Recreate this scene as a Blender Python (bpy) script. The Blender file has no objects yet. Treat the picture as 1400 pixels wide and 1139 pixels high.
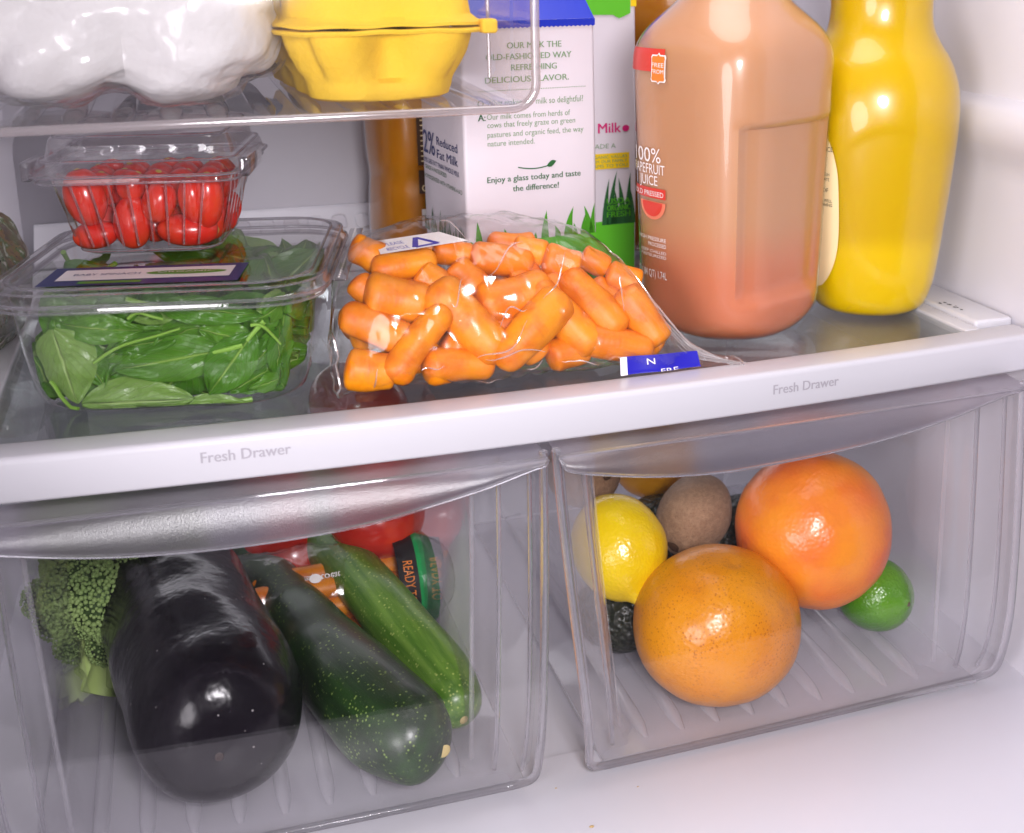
import bpy, bmesh, math, random
from mathutils import Vector, Matrix, noise

# ------------------------------------------------------------------ camera, world, lamps
sc = bpy.context.scene
CAM = Vector((-0.1907, -0.6573, 0.272))
FPX, PX0, PY0 = 1726.09, 825.12, 390.47            # focal length and principal point, in photo pixels (1400 wide)
_a, _b, _c = (math.radians(v) for v in (14.6554, -18.6547, -0.4575))
ROT = (Matrix.Rotation(_c, 3, 'Z') @ Matrix.Rotation(_a, 3, 'X') @ Matrix.Rotation(_b, 3, 'Y')) @ Matrix(((1, 0, 0), (0, 0, -1), (0, 1, 0)))
cam = bpy.data.cameras.new('camera'); camo = bpy.data.objects.new('camera', cam); sc.collection.objects.link(camo)
R0, R1, R2 = Vector(ROT[0]), Vector(ROT[1]), Vector(ROT[2])
m = Matrix((R0, -R1, -R2)).transposed().to_4x4(); m.translation = CAM
camo.matrix_world = m
cam.sensor_fit = 'HORIZONTAL'; cam.sensor_width = 36; cam.lens = FPX / 1400 * 36
cam.shift_x = (700 - PX0) / 1400; cam.shift_y = -(569.5 - PY0) / 1400
cam.clip_start = 0.02; cam.clip_end = 20
cam.dof.use_dof = True; cam.dof.focus_distance = 0.80; cam.dof.aperture_fstop = 10
sc.camera = camo

world = bpy.data.worlds.new('World'); sc.world = world; world.use_nodes = True
bg = world.node_tree.nodes['Background']; bg.inputs[0].default_value = (0.90, 0.86, 1.0, 1); bg.inputs[1].default_value = 0.10

def area(name, loc, target, size, power, col, shape='DISK'):
    l = bpy.data.lights.new(name, 'AREA'); l.shape = shape; l.size = size; l.energy = power; l.color = col
    o = bpy.data.objects.new(name, l); sc.collection.objects.link(o); o.location = loc
    o.rotation_euler = (Vector(target) - Vector(loc)).to_track_quat('-Z', 'Y').to_euler()
    return o
area('flash_lamp', (-0.10, -0.69, 0.31), (0.03, 0.08, -0.06), 0.17, 6.3, (1.0, 0.955, 1.0))
area('left_fill', (-0.80, -0.80, 0.10), (0.05, 0.15, -0.14), 0.55, 8.0, (1.0, 0.95, 1.0))  # unseen soft fill added front left to brighten the drawers
cl = area('drawer_fill', (0.0, 0.385, -0.006), (0.0, 0.26, -0.3), 0.64, 0.36, (0.95, 0.92, 1.0), 'RECTANGLE'); cl.data.size_y = 0.07  # added fill strip under the glass, lifts the dim drawer interiors
area('fridge_lamp', (0.06, 0.05, 0.66), (0.04, 0.14, 0.0), 0.42, 2.3, (1.0, 0.95, 1.0))

sc.view_settings.view_transform = 'Standard'; sc.view_settings.look = 'None'
sc.view_settings.exposure = 0.05; sc.view_settings.gamma = 1.0; sc.view_settings.use_curve_mapping = False
sc.cycles.use_denoising = True
sc.cycles.max_bounces = 7; sc.cycles.transparent_max_bounces = 32; sc.cycles.glossy_bounces = 3
sc.cycles.use_adaptive_sampling = True; sc.cycles.adaptive_threshold = 0.03
sc.cycles.diffuse_bounces = 3; sc.cycles.transmission_bounces = 5
sc.cycles.caustics_reflective = False; sc.cycles.caustics_refractive = False
sc.cycles.sample_clamp_indirect = 4.0

# ------------------------------------------------------------------ helpers
def ray(x, y):
    return ((R0 * ((x - PX0) / FPX)) + (R1 * ((y - PY0) / FPX)) + R2)       # depth 1 along the view axis
def at(x, y, X=None, Y=None, Z=None):
    d = ray(x, y)
    i, v = (0, X) if X is not None else (1, Y) if Y is not None else (2, Z)
    return CAM + d * ((v - CAM[i]) / d[i])
def dep(x, y, depth): return CAM + ray(x, y) * depth

def S(r, g, b):
    f = lambda c: (c / 12.92 if c <= 0.04045 else ((c + 0.055) / 1.055) ** 2.4)
    return (f(r / 255), f(g / 255), f(b / 255), 1)
def sm(a, b, x):
    t = max(0, min(1, (x - a) / (b - a))); return t * t * (3 - 2 * t)
def interp(tab, x):
    if x <= tab[0][0]: return tab[0][1]
    for (a, va), (b, vb) in zip(tab, tab[1:]):
        if x <= b:
            t = (x - a) / (b - a); return va + (vb - va) * t
    return tab[-1][1]
def smooth_interp(tab, x):
    if x <= tab[0][0]: return tab[0][1]
    if x >= tab[-1][0]: return tab[-1][1]
    for i in range(len(tab) - 1):
        if tab[i][0] <= x <= tab[i + 1][0]:
            p0 = tab[max(0, i - 1)]; p1 = tab[i]; p2 = tab[i + 1]; p3 = tab[min(len(tab) - 1, i + 2)]
            h = p2[0] - p1[0]; t = (x - p1[0]) / h
            m1 = (p2[1] - p0[1]) / (p2[0] - p0[0]) * h; m2 = (p3[1] - p1[1]) / (p3[0] - p1[0]) * h
            return (2*t**3-3*t*t+1)*p1[1] + (t**3-2*t*t+t)*m1 + (-2*t**3+3*t*t)*p2[1] + (t**3-t*t)*m2

def mesh_obj(name, verts, faces, mat, parent=None, smooth=True, auto=None):
    me = bpy.data.meshes.new(name); me.from_pydata([tuple(v) for v in verts], [], faces)
    me.validate(); me.update()
    bm = bmesh.new(); bm.from_mesh(me); bmesh.ops.recalc_face_normals(bm, faces=bm.faces)
    if auto is not None:
        for e in bm.edges:
            if len(e.link_faces) == 2 and e.calc_face_angle(0) > math.radians(auto): e.smooth = False
    bm.to_mesh(me); bm.free()
    if smooth:
        for p in me.polygons: p.use_smooth = True
    if mat: me.materials.append(mat)
    o = bpy.data.objects.new(name, me); sc.collection.objects.link(o)
    if parent: o.parent = parent
    return o
def empty(name, loc=(0, 0, 0), rz=0):
    o = bpy.data.objects.new(name, None); sc.collection.objects.link(o); o.location = loc; o.rotation_euler = (0, 0, rz); o.empty_display_size = 0.02
    return o
def tag(o, label, cat, group=None):
    o['label'] = label; o['category'] = cat
    if group: o['group'] = group
    return o
def structure(o): o['kind'] = 'structure'; return o

class MB:
    def __init__(s): s.v = []; s.f = []
    def add(s, v, f):
        n = len(s.v); s.v += [Vector(p) for p in v]; s.f += [tuple(i + n for i in q) for q in f]
    def box(s, a, b, bev=0.0):
        bm = bmesh.new(); bmesh.ops.create_cube(bm, size=1)
        for v in bm.verts: v.co = Vector([(a[i] + b[i]) / 2 + v.co[i] * (b[i] - a[i]) for i in range(3)])
        if bev: bmesh.ops.bevel(bm, geom=bm.edges[:], offset=bev, segments=3, affect='EDGES', profile=0.5)
        bm.verts.index_update(); s.add([v.co.copy() for v in bm.verts], [[v.index for v in f.verts] for f in bm.faces]); bm.free()
    def grid(s, fn, nu, nv, wrapu=False, wrapv=False):
        v = [fn(i / (nu if wrapu else nu - 1), j / (nv if wrapv else nv - 1)) for j in range(nv) for i in range(nu)]
        f = []
        for j in range(nv if wrapv else nv - 1):
            for i in range(nu if wrapu else nu - 1):
                a = j * nu + i; b = j * nu + (i + 1) % nu; jj = (j + 1) % nv
                f.append((a, b, jj * nu + (i + 1) % nu, jj * nu + i))
        s.add(v, f)
    def rings(s, rings, cap0=True, cap1=True, closed=True):
        n = len(rings[0]); v = [p for r in rings for p in r]; f = []
        for j in range(len(rings) - 1):
            for i in range(n if closed else n - 1):
                f.append((j * n + i, j * n + (i + 1) % n, (j + 1) * n + (i + 1) % n, (j + 1) * n + i))
        if cap0: f.append(tuple(range(n))[::-1])
        if cap1: f.append(tuple((len(rings) - 1) * n + i for i in range(n)))
        s.add(v, f)
    def sweep(s, pts, rad, n=10, cap=True, squash=1.0):
        pts = [Vector(p) for p in pts]; rings = []; up = None
        for i, p in enumerate(pts):
            t = (pts[min(i + 1, len(pts) - 1)] - pts[max(i - 1, 0)]).normalized()
            if up is None:
                up = Vector((0, 0, 1)) if abs(t.z) < 0.9 else Vector((1, 0, 0))
            a = t.cross(up).normalized(); b = a.cross(t).normalized(); up = b
            r = rad(i / (len(pts) - 1)) if callable(rad) else rad[i] if isinstance(rad, (list, tuple)) else rad
            rings.append([p + (a * math.cos(2 * math.pi * k / n) + b * math.sin(2 * math.pi * k / n) * squash) * r for k in range(n)])
        s.rings(rings, cap, cap)
    def build(s, name, mat, parent=None, smooth=True, auto=40): return mesh_obj(name, s.v, s.f, mat, parent, smooth, auto)

def rrect(w, d, r, z, n=6, cx=0, cy=0, fl=None, per=8):
    """rounded rectangle outline, counter-clockwise; per = points along each straight side"""
    pts = []; hw, hd = w / 2, d / 2; r = min(r, hw * 0.99, hd * 0.99)
    cs = [(hw - r, -hd + r, -90), (hw - r, hd - r, 0), (-hw + r, hd - r, 90), (-hw + r, -hd + r, 180)]
    for k, (x, y, a0) in enumerate(cs):
        for i in range(n + 1):
            a = math.radians(a0 + 90 * i / n); pts.append(Vector((cx + x + r * math.cos(a), cy + y + r * math.sin(a), z)))
        nx, ny, na = cs[(k + 1) % 4]; q = Vector((cx + nx + r * math.cos(math.radians(na)), cy + ny + r * math.sin(math.radians(na)), z)); p = pts[-1]
        for i in range(1, per): pts.append(p.lerp(q, i / per))
    return pts

# ------------------------------------------------------------------ materials
class NT:
    def __init__(s, name):
        s.m = bpy.data.materials.new(name); s.m.use_nodes = True; s.t = s.m.node_tree; s.t.nodes.clear(); s.out = s.n('ShaderNodeOutputMaterial')
    def n(s, ty, **kw):
        nd = s.t.nodes.new(ty)
        for k, v in kw.items(): setattr(nd, k, v)
        return nd
    def set(s, nd, **kw):
        for k, v in kw.items():
            k = k.replace('_', ' '); i = nd.inputs[k] if k in nd.inputs else nd.inputs[int(k)]
            if hasattr(v, 'is_linked') or isinstance(v, bpy.types.NodeSocket): s.t.links.new(v, i)
            else: i.default_value = v
        return nd
    def link(s, a, b): s.t.links.new(a, b)
    def coord(s, scale=(1, 1, 1)):
        tc = s.n('ShaderNodeTexCoord'); mp = s.n('ShaderNodeMapping'); s.link(tc.outputs['Object'], mp.inputs[0]); mp.inputs['Scale'].default_value = scale
        return mp.outputs[0]
    def noise(s, scale, detail=3, rough=0.55, vec=None, out='Fac'):
        nd = s.n('ShaderNodeTexNoise'); nd.inputs['Scale'].default_value = scale; nd.inputs['Detail'].default_value = detail; nd.inputs['Roughness'].default_value = rough
        s.link(vec if vec else s.coord(), nd.inputs['Vector']); return nd.outputs[out]
    def voro(s, scale, vec=None, feature='F1', out='Distance'):
        nd = s.n('ShaderNodeTexVoronoi', feature=feature); nd.inputs['Scale'].default_value = scale; s.link(vec if vec else s.coord(), nd.inputs['Vector']); return nd.outputs[out]
    def ramp(s, fac, stops):
        r = s.n('ShaderNodeValToRGB'); s.link(fac, r.inputs[0]); e = r.color_ramp.elements
        while len(e) < len(stops): e.new(0.5)
        for el, (p, c) in zip(e, stops): el.position = p; el.color = c if len(c) == 4 else (*c, 1)
        return r.outputs[0]
    def mix(s, fac, a, b, blend='MIX'):
        nd = s.n('ShaderNodeMix', data_type='RGBA', blend_type=blend)
        for sock, v in ((nd.inputs[0], fac), (nd.inputs[6], a), (nd.inputs[7], b)):
            if isinstance(v, bpy.types.NodeSocket): s.link(v, sock)
            else: sock.default_value = v
        return nd.outputs[2]
    def math(s, op, a, b=0.0, clamp=False):
        nd = s.n('ShaderNodeMath', operation=op); nd.use_clamp = clamp
        for i, v in enumerate((a, b)):
            if isinstance(v, bpy.types.NodeSocket): s.link(v, nd.inputs[i])
            else: nd.inputs[i].default_value = v
        return nd.outputs[0]
    def bump(s, h, strength, dist=0.001, normal=None):
        b = s.n('ShaderNodeBump'); s.link(h, b.inputs['Height']); b.inputs['Strength'].default_value = strength; b.inputs['Distance'].default_value = dist
        if normal: s.link(normal, b.inputs['Normal'])
        return b.outputs[0]
    def principled(s, **kw):
        p = s.n('ShaderNodeBsdfPrincipled'); s.set(p, **kw); s.link(p.outputs[0], s.out.inputs[0]); return p
    def mixsh(s, fac, a, b):
        nd = s.n('ShaderNodeMixShader')
        if isinstance(fac, bpy.types.NodeSocket): s.link(fac, nd.inputs[0])
        else: nd.inputs[0].default_value = fac
        s.link(a, nd.inputs[1]); s.link(b, nd.inputs[2]); return nd.outputs[0]

def simple(name, col, rough=0.5, bump=None, var=0.0, **kw):
    t = NT(name); c = col
    if var:
        c = t.mix(t.noise(35, 4), tuple(x * (1 - var) for x in col[:3]) + (1,), tuple(min(1, x * (1 + var)) for x in col[:3]) + (1,))
    p = t.principled(Base_Color=c, Roughness=rough, **kw)
    if bump: t.link(t.bump(t.noise(bump[0], 4), bump[1], bump[2]), p.inputs['Normal'])
    return t.m

def clear(name, tint=(0.96, 0.96, 0.97, 1), rough=0.04, f0=0.045, haze=0.02, bump=None, hazecol=(0.8, 0.78, 0.84, 1), smear=None):
    """thin clear plastic: straight-through transmission, Schlick reflection, a little surface haze"""
    t = NT(name)
    lw = t.n('ShaderNodeLayerWeight'); lw.inputs['Blend'].default_value = 0.5
    nrm = None
    if bump:
        h = t.noise(bump[0], 2, 0.6)
        if len(bump) > 3: h = t.math('ADD', h, t.math('MULTIPLY', t.voro(bump[3]), 0.6))
        nrm = t.bump(h, bump[1], bump[2]); t.link(nrm, lw.inputs['Normal'])
    fr = t.math('ADD', t.math('MULTIPLY', t.math('POWER', lw.outputs['Facing'], 5.0), 1 - f0), f0, True)
    tr = t.n('ShaderNodeBsdfTransparent'); tr.inputs[0].default_value = tint
    gl = t.n('ShaderNodeBsdfGlossy'); gl.inputs['Roughness'].default_value = rough; gl.inputs[0].default_value = (1, 1, 1, 1)
    df = t.n('ShaderNodeBsdfDiffuse'); df.inputs[0].default_value = hazecol
    tl = t.n('ShaderNodeBsdfTranslucent'); tl.inputs[0].default_value = hazecol
    if nrm: t.link(nrm, gl.inputs['Normal'])
    hz = t.mixsh(0.5, df.outputs[0], tl.outputs[0])
    hf = haze
    if smear: hf = t.math('MULTIPLY', t.math('POWER', t.noise(smear, 3, 0.65), 2.0), haze * 3.2)
    base = t.mixsh(hf, tr.outputs[0], hz)
    t.link(t.mixsh(fr, base, gl.outputs[0]), t.out.inputs[0]); return t.m

M = {}
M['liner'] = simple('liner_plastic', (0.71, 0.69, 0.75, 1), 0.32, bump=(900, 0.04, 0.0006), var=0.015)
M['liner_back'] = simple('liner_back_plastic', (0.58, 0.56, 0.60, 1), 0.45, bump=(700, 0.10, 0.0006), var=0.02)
M['trim'] = simple('trim_plastic', (0.56, 0.545, 0.585, 1), 0.28, bump=(300, 0.02, 0.0005))
M['rail'] = simple('rail_plastic', (0.66, 0.65, 0.69, 1), 0.35, bump=(120, 0.05, 0.0006), var=0.03)
M['ink_grey'] = simple('grey_ink', S(165, 160, 168), 0.5)
M['glass'] = clear('shelf_glass', (0.80, 0.83, 0.82, 1), 0.02, 0.06, 0.012, smear=30)
M['drawer'] = clear('drawer_plastic', (0.995, 0.994, 0.996, 1), 0.0, 0.022, 0.002, smear=22)
M['drawer_box'] = clear('drawer_box_plastic', (0.985, 0.982, 0.988, 1), 0.07, 0.045, 0.15, hazecol=(0.92, 0.90, 0.95, 1), bump=(40, 0.12, 0.002))
M['drawer_base'] = clear('drawer_base_plastic', (0.985, 0.982, 0.988, 1), 0.07, 0.045, 0.34, hazecol=(0.93, 0.91, 0.96, 1), bump=(40, 0.12, 0.002))
def glassy(name, mix, tint, hazecol):
    t = NT(name); g = t.n('ShaderNodeBsdfGlass'); g.inputs['Roughness'].default_value = 0.06; g.inputs['IOR'].default_value = 1.42; g.inputs[0].default_value = tint
    tr = t.n('ShaderNodeBsdfTransparent'); df = t.n('ShaderNodeBsdfDiffuse'); df.inputs[0].default_value = hazecol
    t.link(t.mixsh(mix, t.mixsh(0.25, tr.outputs[0], df.outputs[0]), g.outputs[0]), t.out.inputs[0]); return t.m
M['drawer_edge'] = glassy('drawer_edge_plastic', 0.7, (0.97, 0.96, 0.98, 1), (0.82, 0.80, 0.86, 1))
M['bin'] = clear('bin_plastic', (0.982, 0.98, 0.982, 1), 0.05, 0.04, 0.015, smear=18)
M['bin_edge'] = clear('bin_edge_plastic', (0.82, 0.78, 0.78, 1), 0.12, 0.10, 0.35, hazecol=(0.72, 0.66, 0.68, 1))
M['pet'] = clear('clamshell_plastic', (0.985, 0.985, 0.985, 1), 0.05, 0.06, 0.010, bump=(60, 0.06, 0.003))
M['pet_edge'] = clear('clamshell_rim_plastic', (0.86, 0.845, 0.86, 1), 0.05, 0.12, 0.05, bump=(140, 0.05, 0.002))
M['film'] = clear('bag_film', (0.988, 0.982, 0.982, 1), 0.14, 0.035, 0.018, bump=(26, 0.34, 0.010, 60), hazecol=(0.85, 0.78, 0.80, 1))
M['film_wrap'] = clear('package_film', (0.98, 0.98, 0.982, 1), 0.22, 0.045, 0.05, bump=(34, 0.55, 0.012))
M['bottle'] = clear('bottle_plastic', (0.992, 0.99, 0.985, 1), 0.07, 0.016, 0.0)

def frosted():
    t = NT('frosted_handle_plastic')
    rf = t.n('ShaderNodeBsdfRefraction'); rf.inputs['Roughness'].default_value = 0.40; rf.inputs['IOR'].default_value = 1.12; rf.inputs[0].default_value = (0.90, 0.86, 0.92, 1)
    df = t.n('ShaderNodeBsdfDiffuse'); df.inputs[0].default_value = (0.36, 0.33, 0.39, 1)
    tl = t.n('ShaderNodeBsdfTranslucent'); tl.inputs[0].default_value = (0.60, 0.56, 0.63, 1)
    gl = t.n('ShaderNodeBsdfGlossy'); gl.inputs['Roughness'].default_value = 0.33
    b = t.bump(t.noise(1500, 2), 0.35, 0.0006)
    for x in (rf, df, gl): t.link(b, x.inputs['Normal'])
    a = t.mixsh(0.24, rf.outputs[0], t.mixsh(0.45, df.outputs[0], tl.outputs[0]))
    lw = t.n('ShaderNodeLayerWeight'); lw.inputs['Blend'].default_value = 0.5
    fr = t.math('ADD', t.math('MULTIPLY', t.math('POWER', lw.outputs['Facing'], 4.0), 0.5), 0.11)
    t.link(t.mixsh(fr, a, gl.outputs[0]), t.out.inputs[0]); return t.m
M['frost'] = frosted()

def citrus(name, c1, c2, c3, scale=420, freck=0.6, rough=0.33, bs=0.35, blotch=14):
    t = NT(name)
    col = t.mix(t.ramp(t.noise(blotch, 3), [(0.38, (0, 0, 0)), (0.66, (1, 1, 1))]), c1, c2)
    v = t.voro(scale); sp = t.ramp(v, [(0.16, (1, 1, 1)), (0.36, (0, 0, 0))])
    msk = t.ramp(t.noise(38, 4, 0.7), [(0.36, (0.15, 0.15, 0.15)), (0.66, (1, 1, 1))]); col = t.mix(t.math('MULTIPLY', t.math('MULTIPLY', sp, msk), freck), col, c3)
    big = t.ramp(t.noise(60, 4), [(0.60, (0, 0, 0)), (0.75, (1, 1, 1))])
    col = t.mix(t.math('MULTIPLY', big, 0.25), col, c3)
    p = t.principled(Base_Color=col, Roughness=rough, Coat_Weight=0.25, Coat_Roughness=0.18)
    t.link(t.bump(t.voro(scale * 0.8, feature='SMOOTH_F1'), bs, 0.0016, t.bump(t.noise(45, 2), 0.25, 0.003)), p.inputs['Normal']); t.link(t.bump(t.voro(scale * 0.8, feature='SMOOTH_F1'), bs * 0.8, 0.0016), p.inputs['Coat Normal'])
    return t.m
M['grapefruit_orange'] = citrus('orange_grapefruit_peel', S(222, 142, 8), S(214, 128, 14), S(160, 74, 10), 430, 0.75, bs=0.16)
M['grapefruit_pink'] = citrus('pink_grapefruit_peel', S(238, 142, 36), S(230, 104, 44), S(208, 84, 46), 480, 0.30, bs=0.16)
M['lemon'] = citrus('lemon_peel', S(244, 210, 8), S(240, 200, 4), S(214, 168, 0), 620, 0.35, 0.28, 0.2)
M['lime'] = citrus('lime_peel', S(96, 152, 24), S(62, 122, 18), S(36, 84, 12), 620, 0.5, 0.30)
M['mango'] = citrus('ripe_yellow_peel', S(238, 168, 24), S(220, 140, 20), S(90, 60, 20), 300, 0.1, 0.4, 0.08)

def kiwi():
    t = NT('kiwi_skin'); col = t.mix(t.noise(60, 5), S(140, 106, 78), S(176, 138, 108))
    col = t.mix(t.math('MULTIPLY', t.ramp(t.voro(900), [(0.1, (1, 1, 1)), (0.4, (0, 0, 0))]), 0.55), col, S(84, 56, 38)); col = t.mix(t.math('MULTIPLY', t.ramp(t.noise(260, 4, 0.8), [(0.45, (0, 0, 0)), (0.62, (1, 1, 1))]), 0.5), col, S(196, 160, 126))
    p = t.principled(Base_Color=col, Roughness=0.42, Sheen_Weight=0.12, Sheen_Roughness=0.5)
    t.link(t.bump(t.noise(420, 5, 0.8), 0.8, 0.0018, t.bump(t.noise(40, 3), 0.4, 0.004)), p.inputs['Normal']); return t.m
M['kiwi'] = kiwi()
def avocado():
    t = NT('avocado_skin'); col = t.mix(t.noise(70, 4), S(22, 22, 20), S(52, 56, 44)); col = t.mix(t.math('MULTIPLY', t.ramp(t.voro(260), [(0.0, (1, 1, 1)), (0.3, (0, 0, 0))]), 0.5), col, S(96, 92, 84))
    p = t.principled(Base_Color=col, Roughness=0.34)
    t.link(t.bump(t.voro(240, feature='SMOOTH_F1'), 0.9, 0.004), p.inputs['Normal']); return t.m
M['avocado'] = avocado()
def eggplant():
    t = NT('eggplant_skin')
    col = t.mix(t.noise(12, 3), S(10, 7, 12), S(20, 13, 23))
    dust = t.ramp(t.noise(55, 5, 0.7), [(0.62, (0, 0, 0)), (0.80, (1, 1, 1))]); col = t.mix(t.math('MULTIPLY', dust, 0.22), col, S(92, 88, 104))
    sp = t.ramp(t.voro(95), [(0.045, (1, 1, 1)), (0.075, (0, 0, 0))]); col = t.mix(t.math('MULTIPLY', sp, 0.6), col, S(170, 165, 165))
    rg = t.math('ADD', t.math('MULTIPLY', t.noise(26, 5, 0.7), 0.22), 0.10)
    p = t.principled(Base_Color=col, Roughness=rg, Coat_Weight=0.06, Coat_Roughness=0.10, Specular_IOR_Level=0.34)
    t.link(t.bump(t.noise(22, 4), 0.45, 0.006), p.inputs['Normal']); return t.m
M['eggplant'] = eggplant()
def zucchini(name, c1, c2, c3, stripes):
    t = NT(name); st = t.coord((1, 1, 0.06)); col = t.mix(t.ramp(t.noise(stripes, 4, 0.6, st), [(0.40, (0, 0, 0)), (0.62, (1, 1, 1))]), c1, c2)
    fr = t.ramp(t.voro(330), [(0.17, (1, 1, 1)), (0.30, (0, 0, 0))]); msk = t.ramp(t.noise(90, 3), [(0.44, (0, 0, 0)), (0.60, (1, 1, 1))])
    col = t.mix(t.math('MULTIPLY', t.math('MULTIPLY', fr, msk), 0.95), col, c3)
    dust = t.ramp(t.noise(30, 5, 0.7), [(0.60, (0, 0, 0)), (0.8, (1, 1, 1))]); col = t.mix(t.math('MULTIPLY', dust, 0.25), col, S(140, 150, 130))
    p = t.principled(Base_Color=col, Roughness=0.36, Coat_Weight=0.12, Coat_Roughness=0.2)
    t.link(t.bump(t.noise(120, 4, 0.6, t.coord((1, 1, 0.15))), 0.35, 0.0015), p.inputs['Normal']); return t.m
M['zucchini_dark'] = zucchini('dark_zucchini_skin', S(20, 40, 14), S(34, 62, 22), S(126, 150, 74), 60)
M['zucchini_light'] = zucchini('light_zucchini_skin', S(74, 116, 30), S(112, 150, 56), S(172, 190, 100), 110)
def carrot():
    t = NT('carrot_skin'); info = t.n('ShaderNodeObjectInfo')
    c = t.mix(info.outputs['Random'], S(224, 124, 0), S(232, 142, 0)); c = t.mix(t.ramp(t.noise(70, 4), [(0.42, (0, 0, 0)), (0.75, (1, 1, 1))]), c, S(206, 98, 0))
    wh = t.ramp(t.noise(150, 5, 0.75, t.coord((1, 1, 0.6))), [(0.56, (0, 0, 0)), (0.78, (1, 1, 1))]); c = t.mix(t.math('MULTIPLY', wh, 0.35), c, S(244, 184, 92))
    ln = t.ramp(t.noise(60, 4, 0.6, t.coord((0.25, 0.25, 6))), [(0.62, (0, 0, 0)), (0.70, (1, 1, 1))]); c = t.mix(t.math('MULTIPLY', ln, 0.22), c, S(176, 84, 4))
    p = t.principled(Base_Color=c, Roughness=0.48)
    t.link(t.bump(t.noise(60, 4, 0.6, t.coord((0.25, 0.25, 6))), 0.14, 0.0016, t.bump(t.noise(90, 3), 0.18, 0.002)), p.inputs['Normal']); return t.m
M['carrot'] = carrot()
def tomato(name, a, b):
    t = NT(name); info = t.n('ShaderNodeObjectInfo'); c = t.mix(info.outputs['Random'], a, b); c = t.mix(t.ramp(t.noise(40, 3), [(0.5, (0, 0, 0)), (0.8, (1, 1, 1))]), c, S(226, 74, 34))
    p = t.principled(Base_Color=c, Roughness=0.24, Coat_Weight=0.3, Coat_Roughness=0.12)
    t.link(t.bump(t.noise(60, 2), 0.15, 0.002), p.inputs['Normal']); return t.m
M['tomato'] = tomato('tomato_skin', S(214, 40, 30), S(228, 52, 34))
M['tomato_big'] = tomato('large_tomato_skin', S(200, 38, 28), S(212, 46, 30))
M['scar'] = simple('stem_scar', S(206, 170, 60), 0.6)
def leaf(name, a, b, vein):
    t = NT(name); info = t.n('ShaderNodeObjectInfo'); uv = t.n('ShaderNodeUVMap')
    c = t.mix(info.outputs['Random'], a, b); c = t.mix(t.noise(90, 4), c, tuple(x * 0.75 for x in a[:3]) + (1,))
    sp = t.n('ShaderNodeSeparateXYZ'); t.link(uv.outputs[0], sp.inputs[0])
    d = t.math('ABSOLUTE', t.math('SUBTRACT', sp.outputs[0], 0.5))
    mid = t.math('SUBTRACT', 1.0, t.math('MULTIPLY', d, 26.0), True)
    w = t.math('SUBTRACT', t.math('MULTIPLY', sp.outputs[1], 7.0), t.math('MULTIPLY', d, 8.0)); w = t.math('ABSOLUTE', t.math('SUBTRACT', t.math('FRACT', w), 0.5))
    side = t.math('SUBTRACT', 1.0, t.math('MULTIPLY', w, 16.0), True)
    v = t.math('MAXIMUM', t.math('MULTIPLY', mid, 0.9), t.math('MULTIPLY', side, 0.30))
    c = t.mix(v, c, vein)
    p = t.principled(Base_Color=c, Roughness=0.34)
    hb = t.math('ADD', t.math('MULTIPLY', t.noise(140, 3), 0.6), t.math('MULTIPLY', v, -0.5))
    t.link(t.bump(hb, 0.8, 0.0024), p.inputs['Normal'])
    tl = t.n('ShaderNodeBsdfTranslucent'); t.link(c, tl.inputs[0])
    t.link(t.mixsh(0.22, p.outputs[0], tl.outputs[0]), t.out.inputs[0]); return t.m
M['leaf_dark'] = leaf('spinach_leaf_upper', S(72, 130, 22), S(112, 168, 46), S(166, 204, 98))
M['leaf_pale'] = leaf('spinach_leaf_underside', S(132, 172, 80), S(144, 184, 90), S(180, 208, 126))
M['stem'] = simple('spinach_stem', S(128, 172, 64), 0.4, var=0.15)
def broc():
    t = NT('broccoli_buds'); c = t.mix(t.noise(34, 4), S(116, 148, 80), S(168, 192, 118)); c = t.mix(t.ramp(t.noise(16, 3), [(0.56, (0, 0, 0)), (0.70, (1, 1, 1))]), c, S(160, 178, 76))
    p = t.principled(Base_Color=c, Roughness=0.6); t.link(t.bump(t.noise(900, 3), 0.5, 0.001), p.inputs['Normal']); return t.m
M['broccoli'] = broc()
M['broccoli_stem'] = simple('broccoli_stem', S(176, 200, 116), 0.5, bump=(120, 0.3, 0.002), var=0.12)
def pulp():
    t = NT('yellow_pulp'); c = t.mix(t.noise(26, 4), S(232, 184, 30), S(240, 198, 44)); p = t.principled(Base_Color=c, Roughness=0.75)
    t.link(t.bump(t.noise(420, 5, 0.7), 0.45, 0.0016, t.bump(t.noise(60, 3), 0.3, 0.004)), p.inputs['Normal']); return t.m
M['pulp'] = pulp()
M['card'] = simple('carton_board', S(218, 210, 217), 0.32, bump=(60, 0.08, 0.002))
M['blue'] = simple('blue_print', S(22, 46, 176), 0.35)
M['navy'] = simple('navy_print', S(44, 54, 108), 0.45)
M['green_ink'] = simple('green_print', S(122, 150, 112), 0.45)
M['green_bright'] = simple('bright_green_print', S(92, 186, 40), 0.4)
M['grass1'] = simple('grass_green_print', S(70, 150, 30), 0.4, var=0.35)
M['grass2'] = simple('dark_grass_print', S(40, 96, 50), 0.4, var=0.3)
M['magenta'] = simple('magenta_print', S(206, 36, 116), 0.4)
M['yellow_ink'] = simple('yellow_print', S(238, 200, 20), 0.4)
M['white_ink'] = simple('white_print', S(244, 238, 236), 0.4)
M['red_ink'] = simple('red_print', S(214, 64, 52), 0.35)
M['brown_ink'] = simple('brown_print', S(70, 48, 34), 0.45)
M['black_ink'] = simple('black_print', S(28, 26, 28), 0.4)
M['cream'] = simple('cream_label', S(244, 222, 170), 0.4)
M['orange_ink'] = simple('orange_print', S(226, 130, 50), 0.4)
M['bag_blue'] = simple('blue_bag_print', S(40, 36, 164), 0.28)
M['bag_green'] = simple('green_bag_print', S(28, 150, 78), 0.28, bump=(40, 0.5, 0.006))
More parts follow.
